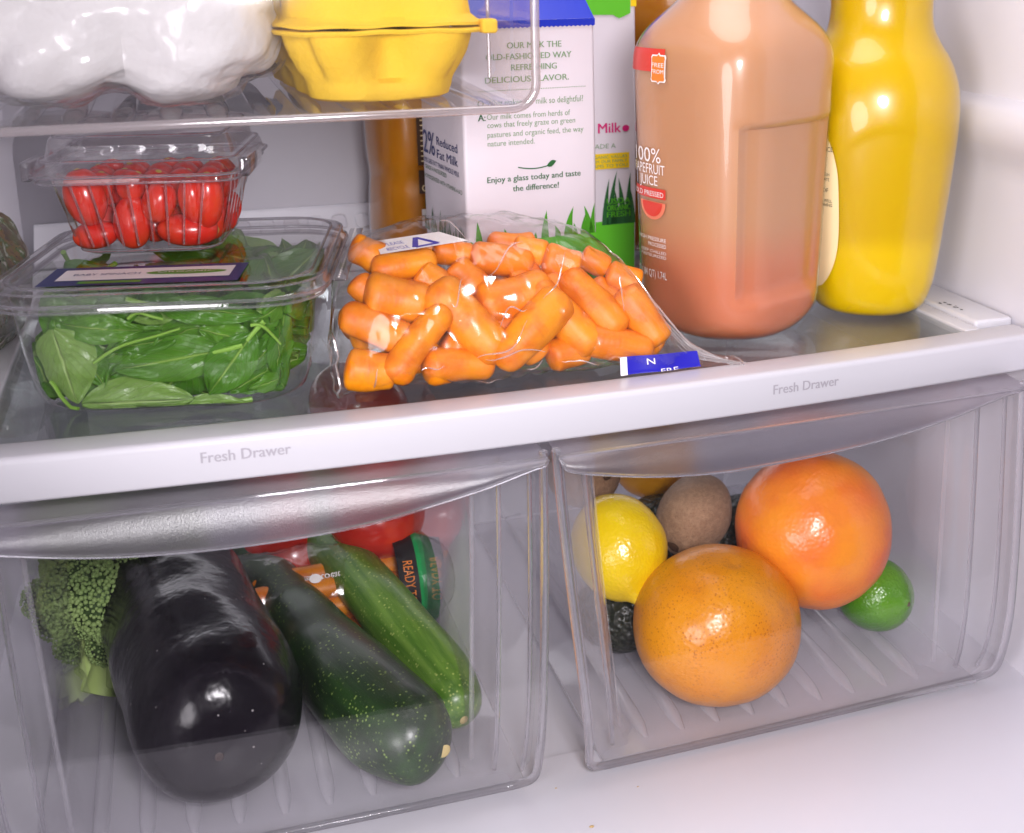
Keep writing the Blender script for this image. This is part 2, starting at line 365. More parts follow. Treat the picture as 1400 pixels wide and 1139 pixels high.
M['dark_foil'] = simple('dark_blue_film', S(46, 46, 70), 0.16, bump=(70, 0.9, 0.006), var=0.4)
M['white_soft'] = simple('white_soft_surface', S(220, 216, 214), 0.6, bump=(26, 0.5, 0.010), var=0.04)
M['maroon'] = simple('salmon_label', S(190, 96, 86), 0.45)

def juice(name, top, low, z0, z1):
    t = NT(name); tc = t.n('ShaderNodeTexCoord'); sp = t.n('ShaderNodeSeparateXYZ'); t.link(tc.outputs['Object'], sp.inputs[0])
    h = t.math('ADD', sp.outputs[2], t.math('MULTIPLY', t.math('SUBTRACT', t.noise(14, 2), 0.5), 0.012))
    f = t.n('ShaderNodeMapRange'); f.interpolation_type = 'SMOOTHSTEP'; t.link(h, f.inputs[0]); f.inputs[1].default_value = z0; f.inputs[2].default_value = z1
    c = t.mix(f.outputs[0], low, top)
    p = t.principled(Base_Color=c, Roughness=0.30, Subsurface_Weight=0.55, Subsurface_Scale=0.018); p.inputs['Subsurface Radius'].default_value = (1, 0.8, 0.55); return t.m
M['juice_pink'] = juice('grapefruit_juice', S(194, 144, 108), S(200, 122, 90), 0.040, 0.088)
M['juice_yellow'] = juice('orange_juice', S(208, 170, 0), S(226, 190, 0), 0.048, 0.066)
M['juice_amber'] = juice('amber_juice', S(178, 112, 14), S(192, 122, 14), 0.03, 0.06)
M['cap_white'] = simple('cap_plastic', S(236, 232, 236), 0.35)
def printed_bag():
    t = NT('patterned_bag_print'); v = t.noise(60, 5, 0.7); c = t.ramp(v, [(0.36, S(70, 60, 40)), (0.46, S(120, 92, 60)), (0.54, S(70, 96, 40)), (0.64, S(200, 190, 186))])
    t.principled(Base_Color=c, Roughness=0.25); return t.m
M['bag_print'] = printed_bag()

# ------------------------------------------------------------------ text and flat print mapped onto surfaces
_tcache = {}
def text2d(s):
    if s not in _tcache:
        cu = bpy.data.curves.new('t', 'FONT'); cu.body = s; cu.resolution_u = 3; cu.fill_mode = 'FRONT' if False else 'BOTH'; cu.dimensions = '2D'
        o = bpy.data.objects.new('t', cu); sc.collection.objects.link(o)
        dg = bpy.context.evaluated_depsgraph_get(); me = bpy.data.meshes.new_from_object(o.evaluated_get(dg))
        vs = [(v.co.x, v.co.y) for v in me.vertices]; fs = [tuple(p.vertices) for p in me.polygons]
        bpy.data.objects.remove(o); bpy.data.curves.remove(cu); bpy.data.meshes.remove(me)
        x0 = min(v[0] for v in vs); x1 = max(v[0] for v in vs)
        _tcache[s] = ([(v[0] - x0, v[1]) for v in vs], fs, x1 - x0)
    return _tcache[s]
def put_text(s, fn, u, v, h, mat, parent, name='lettering', width=None, align='L', bold=0.0, rot=0.0):
    """baseline start (u, v), cap height h (m), optional total width; fn(u, v) -> point"""
    vs, fs, w = text2d(s); k = h / 0.70; kx = k if width is None else width / w
    off = {'L': 0, 'C': -w * kx / 2, 'R': -w * kx}[align]
    ca, sa = math.cos(rot), math.sin(rot); mb = MB()
    reps = [0.0] if not bold else [-bold, 0.0, bold]
    for i, b in enumerate(reps):
        q = []
        for x, y in vs:
            a, c = off + x * kx + b, y * k; p = fn(u + a * ca - c * sa, v + a * sa + c * ca, 0.00003 * i) if bold else fn(u + a * ca - c * sa, v + a * sa + c * ca, 0.0)
            q.append(p)
        mb.add(q, fs)
    return mb.build(name, mat, parent, smooth=False, auto=None)
def put_patch(pts, fn, mat, parent, name, lift=0.0, sub=1):
    """flat polygon (u, v) mapped onto a surface"""
    mb = MB(); mb.add([fn(u, v, lift) for u, v in pts], [tuple(range(len(pts)))]); return mb.build(name, mat, parent, smooth=False, auto=None)
def put_rect(u0, v0, u1, v1, fn, mat, parent, name, lift=0.0, nu=8, nv=6):
    mb = MB(); mb.grid(lambda a, b: fn(u0 + (u1 - u0) * a, v0 + (v1 - v0) * b, lift), nu, nv); return mb.build(name, mat, parent, smooth=True, auto=None)

# ------------------------------------------------------------------ the fridge liner
HW = 0.348; YB = 0.475; FZ = -0.2285
def wall_right():
    # inner wall profile in (inset, z), swept along Y
    prof = [(0, -0.26), (0, 0.118), (0.001, 0.126), (0.004, 0.134), (0.009, 0.142), (0.0125, 0.150), (0.0135, 0.158), (0.0125, 0.166), (0.0085, 0.1715), (0.003, 0.174), (0.0, 0.1755), (-0.001, 0.19), (0, 0.30), (0, 0.75)]
    for sgn, nm in ((1, 'wall_right'), (-1, 'wall_left')):
        mb = MB(); ys = [-0.155, -0.15, 0.0, 0.2, 0.40, 0.445, 0.468, YB + 0.01]
        rings = [[Vector((sgn * (HW - i - (0.03 * sm(0.40, YB + 0.01, y)) ), y, z)) for i, z in prof] for y in ys]
        mb.rings(rings, False, False, closed=False)
        back = [[Vector((sgn * (HW + 0.03), y, z)) for i, z in prof] for y in ys]; mb.rings(back, False, False, closed=False)
        structure(mb.build(nm, M['liner']))
wall_right()
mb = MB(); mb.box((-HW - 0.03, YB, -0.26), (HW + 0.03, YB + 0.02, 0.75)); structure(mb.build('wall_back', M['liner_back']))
mb = MB()
fl = [(-0.150, -0.262), (-0.150, FZ - 0.006), (-0.146, FZ - 0.001), (-0.140, FZ), (0.028, FZ), (0.0305, FZ - 0.0006), (0.032, FZ - 0.003), (0.034, FZ - 0.0035), (YB, FZ - 0.0035), (YB, -0.262)]
mb.rings([[Vector((x, y, z)) for y, z in fl] for x in (-HW, -0.1, 0.1, HW)], True, True)
structure(mb.build('floor', M['liner'], auto=30))
random.seed(3)
crumb = MB()
for x, y in [(-0.057, -0.02), (0.17, -0.06), (0.05, -0.035), (0.10, -0.045)]:
    pass
for px, py, r in ((809, 1131, .0011), (872, 1076, .0005), (760, 1078, .0005)):
    p = at(px, py, Z=FZ); b = MB()
    b.grid(lambda u, v: p + Vector((math.cos(6.283 * u) * math.sin(3.1416 * v) * r * 1.5, math.sin(6.283 * u) * math.sin(3.1416 * v) * r, (math.cos(3.1416 * v) * 0.5 + 0.45) * r)), 8, 5, wrapu=True)
    tag(b.build('crumb', simple('crumb_tan', S(190, 160, 110), 0.8)), 'tiny tan crumb lying on the white fridge floor', 'crumb', 'crumbs on the fridge floor')

# ------------------------------------------------------------------ the crisper shelf: trim, glass, rails
bow = lambda x: 0.0160 * (x / 0.335) ** 2
shelf = tag(empty('crisper_shelf', (0, 0.2, 0)), 'glass refrigerator shelf with bowed white front trim marked Fresh Drawer twice', 'shelf')
SH = Vector((0, 0.2, 0))
def child(mb, name, mat, parent, origin, **kw):
    mb.v = [v - origin for v in mb.v]; return mb.build(name, mat, parent, **kw)
ZT = 0.0250
prof = [(0.010, 0.0), (0.0015, 0.0), (0.0004, 0.0006), (0.0, 0.002), (0.0, 0.0215), (0.0006, 0.0236), (0.0020, 0.0247), (0.0045, ZT), (0.0225, ZT), (0.0250, ZT - 0.0004), (0.0268, ZT - 0.0016), (0.0275, 0.0215), (0.0275, 0.014), (0.010, 0.012)]
mb = MB(); rings = []
for i in range(61):
    x = -0.3415 + 0.683 * i / 60; rings.append([Vector((x, bow(x) + y, z)) for y, z in prof])
mb.rings(rings, True, True); trim = child(mb, 'front_trim', M['trim'], shelf, SH, auto=50)
def trim_fn(u, v, l): return Vector((u, bow(u) - 0.00025 - l, v)) - SH
for (xa, ya), (xb, yb) in (((275, 632), (398, 620)), ((1056, 538), (1148, 526))):
    p, q = at(xa, ya, Y=bow(-0.17)), at(xb, yb, Y=bow(-0.15))
    put_text('Fresh Drawer', trim_fn, p.x, (p.z + q.z) / 2 - 0.0005, 0.0062, M['ink_grey'], trim, width=q.x - p.x, bold=0.00012)
GZ = 0.0225
mb = MB(); mb.box((-0.312, 0.031, GZ - 0.004), (0.312, 0.425, GZ), 0.0004); child(mb, 'glass_panel', M['glass'], shelf, SH)
for s in (-1, 1):
    mb = MB(); a, b = sorted((s * 0.3165, s * 0.3465)); mb.box((a, 0.048, 0.006), (b, 0.435, 0.0275), 0.0022); child(mb, 'side_rail', M['rail'], shelf, SH)
    mb = MB(); a, b = sorted((s * 0.303, s * 0.3155)); mb.box((a, 0.040, 0.006), (b, 0.43, 0.0245), 0.0012); child(mb, 'rail_lip', M['rail'], shelf, SH)
rail_ = [o for o in shelf.children if o.name.startswith('side_rail')][-1]; rr = random.Random(2)
for i in range(9):
    p = at(1283 + i * 4 + rr.uniform(-2, 2), 412 + i * 1.2 + rr.uniform(-2, 2), Z=0.0277) - SH; w = rr.uniform(0.0004, 0.0010); b = MB(); b.add([p + Vector((w * math.cos(a) * 1.4, w * math.sin(a) * 2.0, 0)) for a in [6.2832 * k / 7 for k in range(7)]], [tuple(range(7))]); b.build('scuff', M['black_ink'], rail_, smooth=False)
mb = MB(); mb.box((-0.312, 0.4265, 0.004), (0.312, 0.438, 0.0265), 0.002); child(mb, 'rear_rail', M['rail'], shelf, SH)
# slotted air guide on the back wall
ag = tag(empty('air_guide', (0, 0.45, 0.028)), 'white slotted air guide ledge along the back wall behind the juice', 'air guide')
O = Vector((0, 0.45, 0.028)); mb = MB()
pr = [(0.4385, 0.028), (0.4385, 0.0335), (0.4400, 0.0350), (0.4660, 0.0560), (0.4690, 0.0575), (0.4745, 0.0580), (0.4745, 0.028)]
mb.rings([[Vector((x, y, z)) for y, z in pr] for x in (-0.31, 0.31)], True, True); child(mb, 'ledge', M['rail'], ag, O, auto=25)
for i in range(-14, 15):
    x = i * 0.0205; n = Vector((0, -0.63, 0.777)); c0 = Vector((x, 0.4535, 0.0459)); t = Vector((0, 0.777, 0.63)); mb = MB()
    ring = lambda k, l: [c0 + Vector((math.copysign(abs(math.cos(a)) ** .6, math.cos(a)) * 0.0068 * k, 0, 0)) + t * (math.copysign(abs(math.sin(a)) ** .6, math.sin(a)) * 0.0088 * k) + n * l for a in [6.2832 * j / 20 for j in range(20)]]
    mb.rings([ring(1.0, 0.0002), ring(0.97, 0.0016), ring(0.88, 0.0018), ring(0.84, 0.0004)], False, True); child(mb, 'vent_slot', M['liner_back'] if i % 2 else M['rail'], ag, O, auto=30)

# ------------------------------------------------------------------ crisper drawers
ZB = -0.2245
PY = [(ZB, 0.002), (-0.218, -0.004), (-0.20, -0.0115), (-0.17, -0.0170), (-0.13, -0.0180), (-0.09, -0.0170), (-0.05, -0.0150), (0.0, -0.0125)]
def pan_y(x, z): return smooth_interp(PY, z) + 0.009 * (x / 0.335) ** 2
def taper(xe): return 0.021 if abs(xe) < 0.005 else -0.001 if xe > 0.2 else 0.0075
def edge_x(xe, s, z):    # s=+1 right edge; tapers towards the floor, rounded bottom corner
    t = -z / 0.2245; r = 0.013; d = z - ZB
    ins = taper(xe) * t ** 1.3 + (r - math.sqrt(max(0, r * r - (r - d) ** 2)) if d < r else 0)
    return xe - s * ins
FLZ = -0.2225
HT = {'L': [(-0.323, 0.006), (-0.318, 0.009), (-0.295, 0.014), (-0.26, 0.0205), (-0.2246, 0.0245), (-0.170, 0.0265), (-0.1124, 0.0240), (-0.072, 0.0175), (-0.0345, 0.0100), (-0.018, 0.0065), (-0.0095, 0.0050), (-0.0085, 0.003)],
      'R': [(-0.0018, 0.003), (-0.0006, 0.0070), (0.004, 0.0100), (0.024, 0.0145), (0.048, 0.0190), (0.075, 0.0222), (0.1038, 0.0238), (0.1521, 0.0226), (0.2023, 0.0192), (0.2542, 0.0122), (0.300, 0.0045), (0.322, 0.002)]}
def make_drawer(side, label):
    s0, s1 = (-0.3225, -0.0095) if side == 'L' else (-0.0020, 0.3200); cx = (s0 + s1) / 2
    O = Vector((cx, 0.17, FLZ)); dr = tag(empty('crisper_bin', O), label, 'drawer', 'crisper drawers')
    # clear front panel, two skins
    mb = MB()
    def P(u, v, th):
        z = ZB + (0 - ZB) * (v ** 1.5); a, b = edge_x(s0, -1, z), edge_x(s1, 1, z); x = a + (b - a) * u; return Vector((x, pan_y(x, z) + th, z))
    mb.grid(lambda u, v: P(u, v, 0), 30, 36); mb.grid(lambda u, v: P(u, v, 0.0028), 30, 36)
    child(mb, 'front_panel', M['drawer'], dr, O)
    # moulded rim round the panel
    path = [P(0, 1 - i / 40, 0.0014) for i in range(40)] + [P(i / 24, 0, 0.0014) for i in range(25)] + [P(1, (i + 1) / 40, 0.0014) for i in range(40)]
    mb = MB(); mb.sweep(path, 0.0026, 10); child(mb, 'rim', M['drawer_edge'], dr, O)
    # side walls with a stepped front return
    for s, xe in ((-1, s0), (1, s1)):
        plan = [(0.0035, 0.004), (0.0035, 0.010), (0.006, 0.013), (0.020, 0.0145), (0.0235, 0.0165), (0.0245, 0.022), (0.0275, 0.026), (0.031, 0.030), (0.0325, 0.040), (0.0335, 0.10), (0.0345, 0.25), (0.035, 0.37)]
        mb = MB(); rings = []
        for k in range(13):
            v = k / 12; z = FLZ + (-0.012 - FLZ) * v; t = -z / 0.2245
            rings.append([Vector((xe - s * (i + taper(xe) * t ** 1.3 + (0.010 * (1 - v * 12) if k == 0 else 0)), y + 0.002 + (0.006 * (1 - y * 20) if k == 0 else 0) * 0 + pan_y(xe, z) * max(0, 1 - y / 0.06), z)) for i, y in plan])
        mb.rings(rings, False, False, closed=False); child(mb, 'side_wall', M['drawer_box'], dr, O, auto=60)
        # bright moulded bead down the corner
        mb = MB(); mb.sweep([Vector((xe - s * (0.0055 + taper(xe) * (-z / 0.2245) ** 1.3), pan_y(xe, z) + 0.0125, z)) for z in [FLZ + 0.004 + (-0.016 - FLZ) * k / 14 for k in range(15)]], 0.0014, 8); child(mb, 'corner_bead', M['drawer_edge'], dr, O)
        mb = MB(); mb.sweep([Vector((xe - s * (0.0325 + taper(xe) * (-z / 0.2245) ** 1.3), 0.031, z)) for z in [FLZ + 0.004 + (-0.016 - FLZ) * k / 14 for k in range(15)]], 0.0016, 8); child(mb, 'corner_bead', M['drawer_box'], dr, O)
    for s, xe in ((-1, s0), (1, s1)):
        for dx, dy, rr_ in ((0.0215, 0.0175, 0.0016),):
            mb = MB(); mb.sweep([Vector((xe - s * (dx + taper(xe) * (-z / 0.2245) ** 1.3), pan_y(xe, z) * 0.6 + dy, z)) for z in [FLZ + 0.004 + (-0.016 - FLZ) * k / 14 for k in range(15)]], rr_, 8); child(mb, 'corner_bead', M['drawer_edge'], dr, O)
    a, b = s0 + 0.036 + max(0, taper(s0)), s1 - 0.041
    mb = MB(); mb.box((s0 + 0.012 + max(0, taper(s0)), 0.006, FLZ - 0.0028), (s1 - 0.012, 0.372, FLZ), 0.0008); child(mb, 'base', M['drawer_base'], dr, O)
    mb = MB(); mb.box((a + 0.001, 0.3735, FLZ), (b - 0.001, 0.3765, -0.012), 0.0008); child(mb, 'rear_wall', M['drawer_base'], dr, O)
    # raised ribs on the base
    rib = None; n = 9
    for i in range(n):
        x = a + 0.010 + (b - a - 0.020) * i / (n - 1)
        if rib is None:
            mb = MB(); rr = []
            for k in range(26):
                y = 0.020 + 0.33 * k / 25; e = min(1, math.sqrt(max(0.0, min(k, 25 - k)) / 1.5)); w = 0.0050 * (0.35 + 0.65 * e); h = 0.0042 * e
                rr.append([Vector((math.cos(math.pi * j / 8) * w, y - 0.185, 0.0002 + math.sin(math.pi * j / 8) * h * 1.35)) for j in range(9)])
            mb.rings(rr, True, True, closed=False); rib = mb.build('base_rib', M['drawer_base'], dr); o = rib
        else:
            o = bpy.data.objects.new('base_rib', rib.data); sc.collection.objects.link(o); o.parent = dr
        o.location = Vector((x, 0.185, FLZ)) - O
    # frosted pull
    tab = HT[side]; mb = MB()
    def H(u, v, th):
        x = tab[0][0] + (tab[-1][0] - tab[0][0]) * (u - 0.12 * math.sin(2 * math.pi * u) / 1.0 * 0.5)
        hb = smooth_interp(tab, x); e = min(1, hb / 0.012); z = -0.0028 - (hb - 0.0028) * v
        out = 0.0070 * e * math.sin(min(1, v * 1.12) * math.pi * 0.56) ** 0.8
        return Vector((x, pan_y(x, -0.005) - 0.0035 - out + th, z))
    mb.grid(lambda u, v: H(u, v, 0), 70, 12)
    child(mb, 'handle', M['frost'], dr, O)
    mb = MB(); mb.grid(lambda u, v: H(u, 0, 0) + Vector((0, 0.026 * v, 0.0012 * v)), 70, 4); child(mb, 'handle_shelf', M['frost'], dr, O)
    path = [H(i / 90, 1, 0) for i in range(91)]; mb = MB(); mb.sweep(path, 0.0011, 8); child(mb, 'handle_lip', M['drawer_edge'], dr, O)
    path = [H(i / 60, 0, 0) for i in range(61)]; mb = MB(); mb.sweep(path, 0.0013, 8); child(mb, 'handle_flange', M['drawer_edge'], dr, O)
    return dr
make_drawer('L', 'clear drawer with frosted pull holding the eggplant, zucchini and broccoli')
make_drawer('R', 'clear drawer with frosted pull holding the grapefruit, lemon and lime')

# ------------------------------------------------------------------ upper clear bin and its contents
BX0, BX1, BY0, BY1, BZ0, BZ1 = -0.330, -0.006, 0.0, 0.34, 0.1930, 0.300
O = Vector(((BX0 + BX1) / 2, 0.17, BZ0)); dbin = tag(empty('deli_bin', O), 'clear plastic pull-out bin holding an egg carton and a white package', 'bin')
def bin_outline(k):
    w = BX1 - BX0; r = 0.0135; p = [Vector((BX0, BY0, BZ1))]
    for cx, s in ((BX0 + r, 180), (BX1 - r, 270)):
        p += [Vector((cx + r * math.cos(math.radians(s + 90 * i / 8)), BY0, BZ0 + r + r * math.sin(math.radians(s + 90 * i / 8)))) for i in range(9)]
    return p + [Vector((BX1, BY0, BZ1))]
ol = bin_outline(0)
for th, nm in ((0, 'front_panel'),):
    mb = MB(); f = [p.copy() for p in ol]; mb.add(f, [tuple(range(len(f)))]); mb.add([p + Vector((0, 0.003, 0)) for p in f], [tuple(range(len(f)))]); child(mb, nm, M['bin'], dbin, O, smooth=False)
mb = MB(); mb.sweep(ol, 0.0024, 10); child(mb, 'rim', M['bin_edge'], dbin, O)
c = Vector((O.x, 0, BZ0 + 0.05)); mb = MB(); rings = []
for y, k in ((0.003, 0.0), (0.02, 0.0015), (0.04, 0.004), (0.15, 0.005), (BY1, 0.006)):
    rings.append([Vector((p.x - k * (1 if p.x > c.x else -1), y, p.z + (k * 0.2 if p.z < c.z else 0))) for p in ol])
mb.rings(rings, False, False, closed=False); child(mb, 'tray_body', M['bin'], dbin, O)
mb = MB(); mb.sweep([Vector((BX1 - 0.012, 0.055, z)) for z in (BZ0 + 0.012, BZ0 + 0.05, BZ1)], 0.0011, 8); child(mb, 'corner_bead', M['bin_edge'], dbin, O)
ridge = None
for i in range(13):
    x = BX0 + 0.02 + i * 0.0235
    if ridge is None:
        mb = MB(); rr = []
        for k in range(12):
            y = 0.008 + 0.30 * k / 11; e = min(1, k / 1.2, (11 - k) / 1.2)
            rr.append([Vector((math.cos(math.pi * j / 8) * 0.0065 * (0.5 + 0.5 * e), y, 0.0004 + math.sin(math.pi * j / 8) * 0.0026 * e)) for j in range(9)])
        mb.rings(rr, True, True, closed=False); ridge = mb.build('floor_ridge', M['bin'], dbin); o = ridge
    else:
        o = bpy.data.objects.new('floor_ridge', ridge.data); sc.collection.objects.link(o); o.parent = dbin
    o.location = Vector((x, 0, BZ0 + 0.001)) - O

# egg carton of moulded pulp
ECZ = BZ0 + 0.0040; rz = math.radians(4); EO = Vector((-0.0790, 0.014, ECZ))
eg = tag(empty('egg_carton', EO, rz), 'yellow moulded pulp egg carton sitting in the clear bin', 'egg carton')
def egg_ring(w, d, z, bulge, skew=0.0):
    pts = []
    for p in rrect(w, d, 0.027, z, 8, per=30):
        x, y = p.x, p.y; fx = sm(w / 2, w / 2 - 0.004, abs(x)); fy = sm(d / 2, d / 2 - 0.004, abs(y))
        if abs(y) > d / 2 - 0.010: y -= math.copysign(bulge * 0.85 * math.exp(-(x / 0.0135) ** 2) * sm(d / 2 - 0.010, d / 2 - 0.003, abs(p.y)), y)
        if abs(x) > w / 2 - 0.010: x -= math.copysign(bulge * 0.8 * (0.5 + 0.5 * math.cos(2 * math.pi * p.y / 0.045)) * sm(w / 2 - 0.010, w / 2 - 0.003, abs(p.x)), x)
        pts.append(Vector((x, y + d0 / 2, z)))
    return pts
d0 = 0.20; mb = MB()
tr = [(0.0, 0.072, 0.172, 0.001), (0.0015, 0.0775, 0.177, 0.002), (0.006, 0.0800, 0.180, 0.003), (0.0095, 0.0812, 0.181, 0.004), (0.012, 0.0835, 0.183, 0.009), (0.017, 0.0905, 0.188, 0.0130), (0.024, 0.0980, 0.194, 0.0165), (0.030, 0.1025, 0.198, 0.0170), (0.0345, 0.1048, 0.200, 0.0160), (0.0362, 0.1050, 0.2, 0.015)]
mb.rings([egg_ring(w, d, z, b) for z, w, d, b in tr], True, False); mb.build('tray', M['pulp'], eg)
mb = MB(); wob = lambda p, k: p + Vector((0, 0, 0.0011 * noise.noise(p * 45 + Vector((k, 0, 0)))))
mb.rings([[wob(p, 0) for p in egg_ring(w, d, z, 0)] for z, w, d in ((0.0355, 0.103, 0.198), (0.0360, 0.113, 0.207), (0.0374, 0.1145, 0.208), (0.0384, 0.113, 0.207), (0.0386, 0.102, 0.197))], False, False); mb.build('tray_lip', M['pulp'], eg)
mb = MB(); mb.rings([[wob(p, 7) for p in egg_ring(w, d, z, b)] for z, w, d, b in ((0.0395, 0.1025, 0.198, 0), (0.0396, 0.1115, 0.206, 0), (0.0412, 0.1120, 0.206, 0), (0.0422, 0.106, 0.201, 0), (0.045, 0.1005, 0.196, 0.0008), (0.060, 0.0965, 0.192, 0.0015), (0.075, 0.089, 0.185, 0.0015), (0.079, 0.082, 0.178, 0.001))], False, True); mb.build('lid', M['pulp'], eg)
tab = MB(); tab.box((0.0490, 0.0005, 0.0348), (0.0580, 0.010, 0.0425), 0.0018); tab.build('lid_tab', M['pulp'], eg)
ecfn = lambda u, v, l: Vector((u, 0.0034 + (v - 0.045) * 0.06 - l, v))
put_text('GRADE A', ecfn, -0.012, 0.047, 0.0035, simple('faint_carton_ink', S(206, 152, 40), 0.7), eg, width=0.02)

# soft white package, wrapped in film
PO = Vector((-0.213, 0.073, BZ0 + 0.0040)); pk = tag(empty('white_package', PO), 'soft white bundle wrapped in clear plastic in the upper bin', 'package')
def pack_pt(u, v, k, sd):
    th = 2 * math.pi * u; ph = math.pi * v; d = Vector((math.cos(th) * math.sin(ph), math.sin(th) * math.sin(ph), -math.cos(ph)))
    e = 0.62; q = Vector([math.copysign(abs(c) ** e, c) for c in d])
    p = Vector((q.x * 0.083, q.y * 0.056, 0.043 + q.z * 0.043)) * 1.0
    n = noise.noise(p * 22 + Vector((sd, 0, 0))) * 0.006 + noise.noise(p * 60 + Vector((0, sd, 0))) * 0.0016
    n -= 0.0045 * max(0.0, 1 - 5 * abs(noise.noise(Vector((p.x * 16 + p.z * 14, p.y * 14, p.z * 26 - p.x * 8)) + Vector((4, 1, 2)))))
    neck = 0.010 * math.exp(-((p.x - 0.004 - 0.25 * (p.z - 0.04)) / 0.012) ** 2) * (1 if d.y < 0.3 else 0.4)
    r = Vector((d.x, d.y, d.z)); p = p + r * (n + k - neck)
    p.z = max(0.0003 - k * 0.0, p.z); return p
mb = MB(); mb.grid(lambda u, v: pack_pt(u, v, -0.0012, 0), 96, 60, wrapu=True); mb.build('contents', M['white_soft'], pk)
mb = MB(); mb.grid(lambda u, v: pack_pt(u, v, 0.0020 + 0.0030 * abs(noise.noise(Vector((math.cos(6.283 * u) * 5 + v * 4, math.sin(6.283 * u) * 5, v * 11)))) + 0.0006 * abs(noise.noise(Vector((math.cos(6.283 * u) * 14, math.sin(6.283 * u) * 14, v * 24)))), 0), 96, 60, wrapu=True); mb.build('film_wrap', M['film_wrap'], pk)
pkfn = lambda u, v, l: Vector((u, -0.0585 + 2.2 * (v - 0.05) ** 2 - l, v))
put_text('Ae', pkfn, 0.020, 0.079, 0.0055, simple('teal_print', S(60, 150, 150), 0.4), pk)
# dark foil bag behind
FO = Vector((-0.115, 0.20, BZ0 + 0.006)); mb = MB()
def foil(u, v):
    th = 2 * math.pi * u; ph = math.pi * v; d = Vector((math.cos(th) * math.sin(ph), math.sin(th) * math.sin(ph), -math.cos(ph)))
    p = Vector((d.x * 0.085, d.y * 0.022, 0.04 + d.z * 0.04)); p += d * noise.noise(p * 40) * 0.006; p.z = max(0.0003, p.z); return p
mb.grid(foil, 64, 40, wrapu=True); o = mb.build('snack_bag', M['dark_foil']); o.location = Vector((-0.165, 0.17, BZ0 + 0.004)); tag(o, 'crinkled dark blue shiny bag behind the white package', 'bag')

# ------------------------------------------------------------------ spinach tub with leaves
TR = math.radians(-12); TO = Vector((-0.1935, 0.146, GZ)); TM = Matrix.Translation(TO) @ Matrix.Rotation(TR, 4, 'Z') @ Matrix.Diagonal((1.075, 1, 1, 1)); TMI = TM.inverted()
tub = tag(empty('spinach_tub', TO, TR), 'large clear plastic tub packed with spinach leaves on the shelf', 'tub'); tub.scale = (1.075, 1, 1)
TW, TD, THT = 0.163, 0.186, 0.0665
TP = [(0.0006, 0.124, 0.152, 0.030), (0.001, 0.132, 0.160, 0.032), (0.004, 0.140, 0.168, 0.034), (0.012, 0.1455, 0.173, 0.034), (0.035, 0.1510, 0.177, 0.033), (0.060, 0.156, 0.1795, 0.032), (THT, 0.157, 0.180, 0.032)]
mb = MB(); mb.rings([rrect(w, d, r, z) for z, w, d, r in TP], True, False); mb.build('base', M['pet'], tub)
mb = MB(); mb.rings([rrect(w, d, 0.033, z) for z, w, d in ((THT - 0.001, 0.158, 0.181), (THT, 0.169, 0.192), (THT - 0.003, 0.170, 0.193), (THT - 0.0032, 0.1685, 0.1915))], False, False); mb.build('base_rim', M['pet_edge'], tub)
mb = MB(); mb.rings([rrect(w, d, r, z) for z, w, d, r in ((THT + 0.0006, 0.175, 0.198, 0.036), (THT + 0.002, 0.1755, 0.1985, 0.036), (THT + 0.004, 0.172, 0.195, 0.035), (THT + 0.0072, 0.1705, 0.1935, 0.034), (THT + 0.0088, 0.167, 0.190, 0.033), (THT + 0.0092, 0.156, 0.179, 0.030))], False, False); mb.build('lid_rim', M['pet_edge'], tub)
def edge(outline, r, parent, mat='drawer_edge', name='rolled_edge'):
    mb = MB(); n = len(outline); rings = []
    for i, p in enumerate(outline):
        t = (outline[(i + 1) % n] - outline[i - 1]).normalized(); a = t.cross(Vector((0, 0, 1))).normalized(); b = Vector((0, 0, 1)); rings.append([p + (a * math.cos(6.2832 * k / 8) + b * math.sin(6.2832 * k / 8)) * r for k in range(8)])
    rings.append(rings[0]); mb.rings(rings, False, False); return mb.build(name, M[mat], parent)
edge(rrect(0.1755, 0.1985, 0.036, THT + 0.0012), 0.0011, tub); edge(rrect(0.170, 0.193, 0.033, THT - 0.0030), 0.0008, tub); edge(rrect(0.1575, 0.1805, 0.030, THT + 0.0092), 0.0009, tub); edge(rrect(0.1705, 0.1935, 0.034, THT + 0.0075), 0.0007, tub)
LZ = THT + 0.0075
mb = MB(); mb.rings([rrect(w, d, r, z) for z, w, d, r in ((THT + 0.0092, 0.156, 0.179, 0.030), (THT + 0.0086, 0.153, 0.176, 0.029), (LZ + 0.0004, 0.150, 0.173, 0.028), (LZ, 0.146, 0.169, 0.027), (LZ, 0.08, 0.10, 0.02))], False, True); mb.build('lid', M['pet'], tub)
# perforated strip along the hinge side
mb = MB(); mb.box((0.0885, -0.06, THT + 0.0008), (0.0965, 0.085, THT + 0.0016), 0.0002); hs = mb.build('tear_strip', M['pet_edge'], tub)
for i in range(26):
    y = -0.055 + i * 0.0055; b = MB(); b.box((0.0915, y, THT + 0.0017), (0.0925, y + 0.002, THT + 0.0021)); b.build('perforation', M['white_ink'], hs, smooth=False)
lidfn = lambda u, v, l: Vector((u, v, LZ + 0.0005 + l))
lab = put_rect(-0.060, -0.078, 0.042, -0.035, lidfn, M['navy'], tub, 'lid_label')
put_rect(-0.053, -0.067, 0.036, -0.042, lidfn, M['white_ink'], lab, 'label_panel', 0.0003)
put_rect(-0.040, -0.075, -0.008, -0.070, lidfn, M['grass1'], lab, 'label_flash', 0.0003)
put_patch([(0.012 + 0.021 * math.cos(a), -0.055 + 0.005 * math.sin(a)) for a in [6.2832 * i / 24 for i in range(24)]], lidfn, M['grass1'], lab, 'label_oval', 0.0005)
put_text('ORGANIC', lidfn, 0.012, -0.0565, 0.0030, M['white_ink'], lab, align='C', width=0.03, rot=0) .location.z = 0.0008
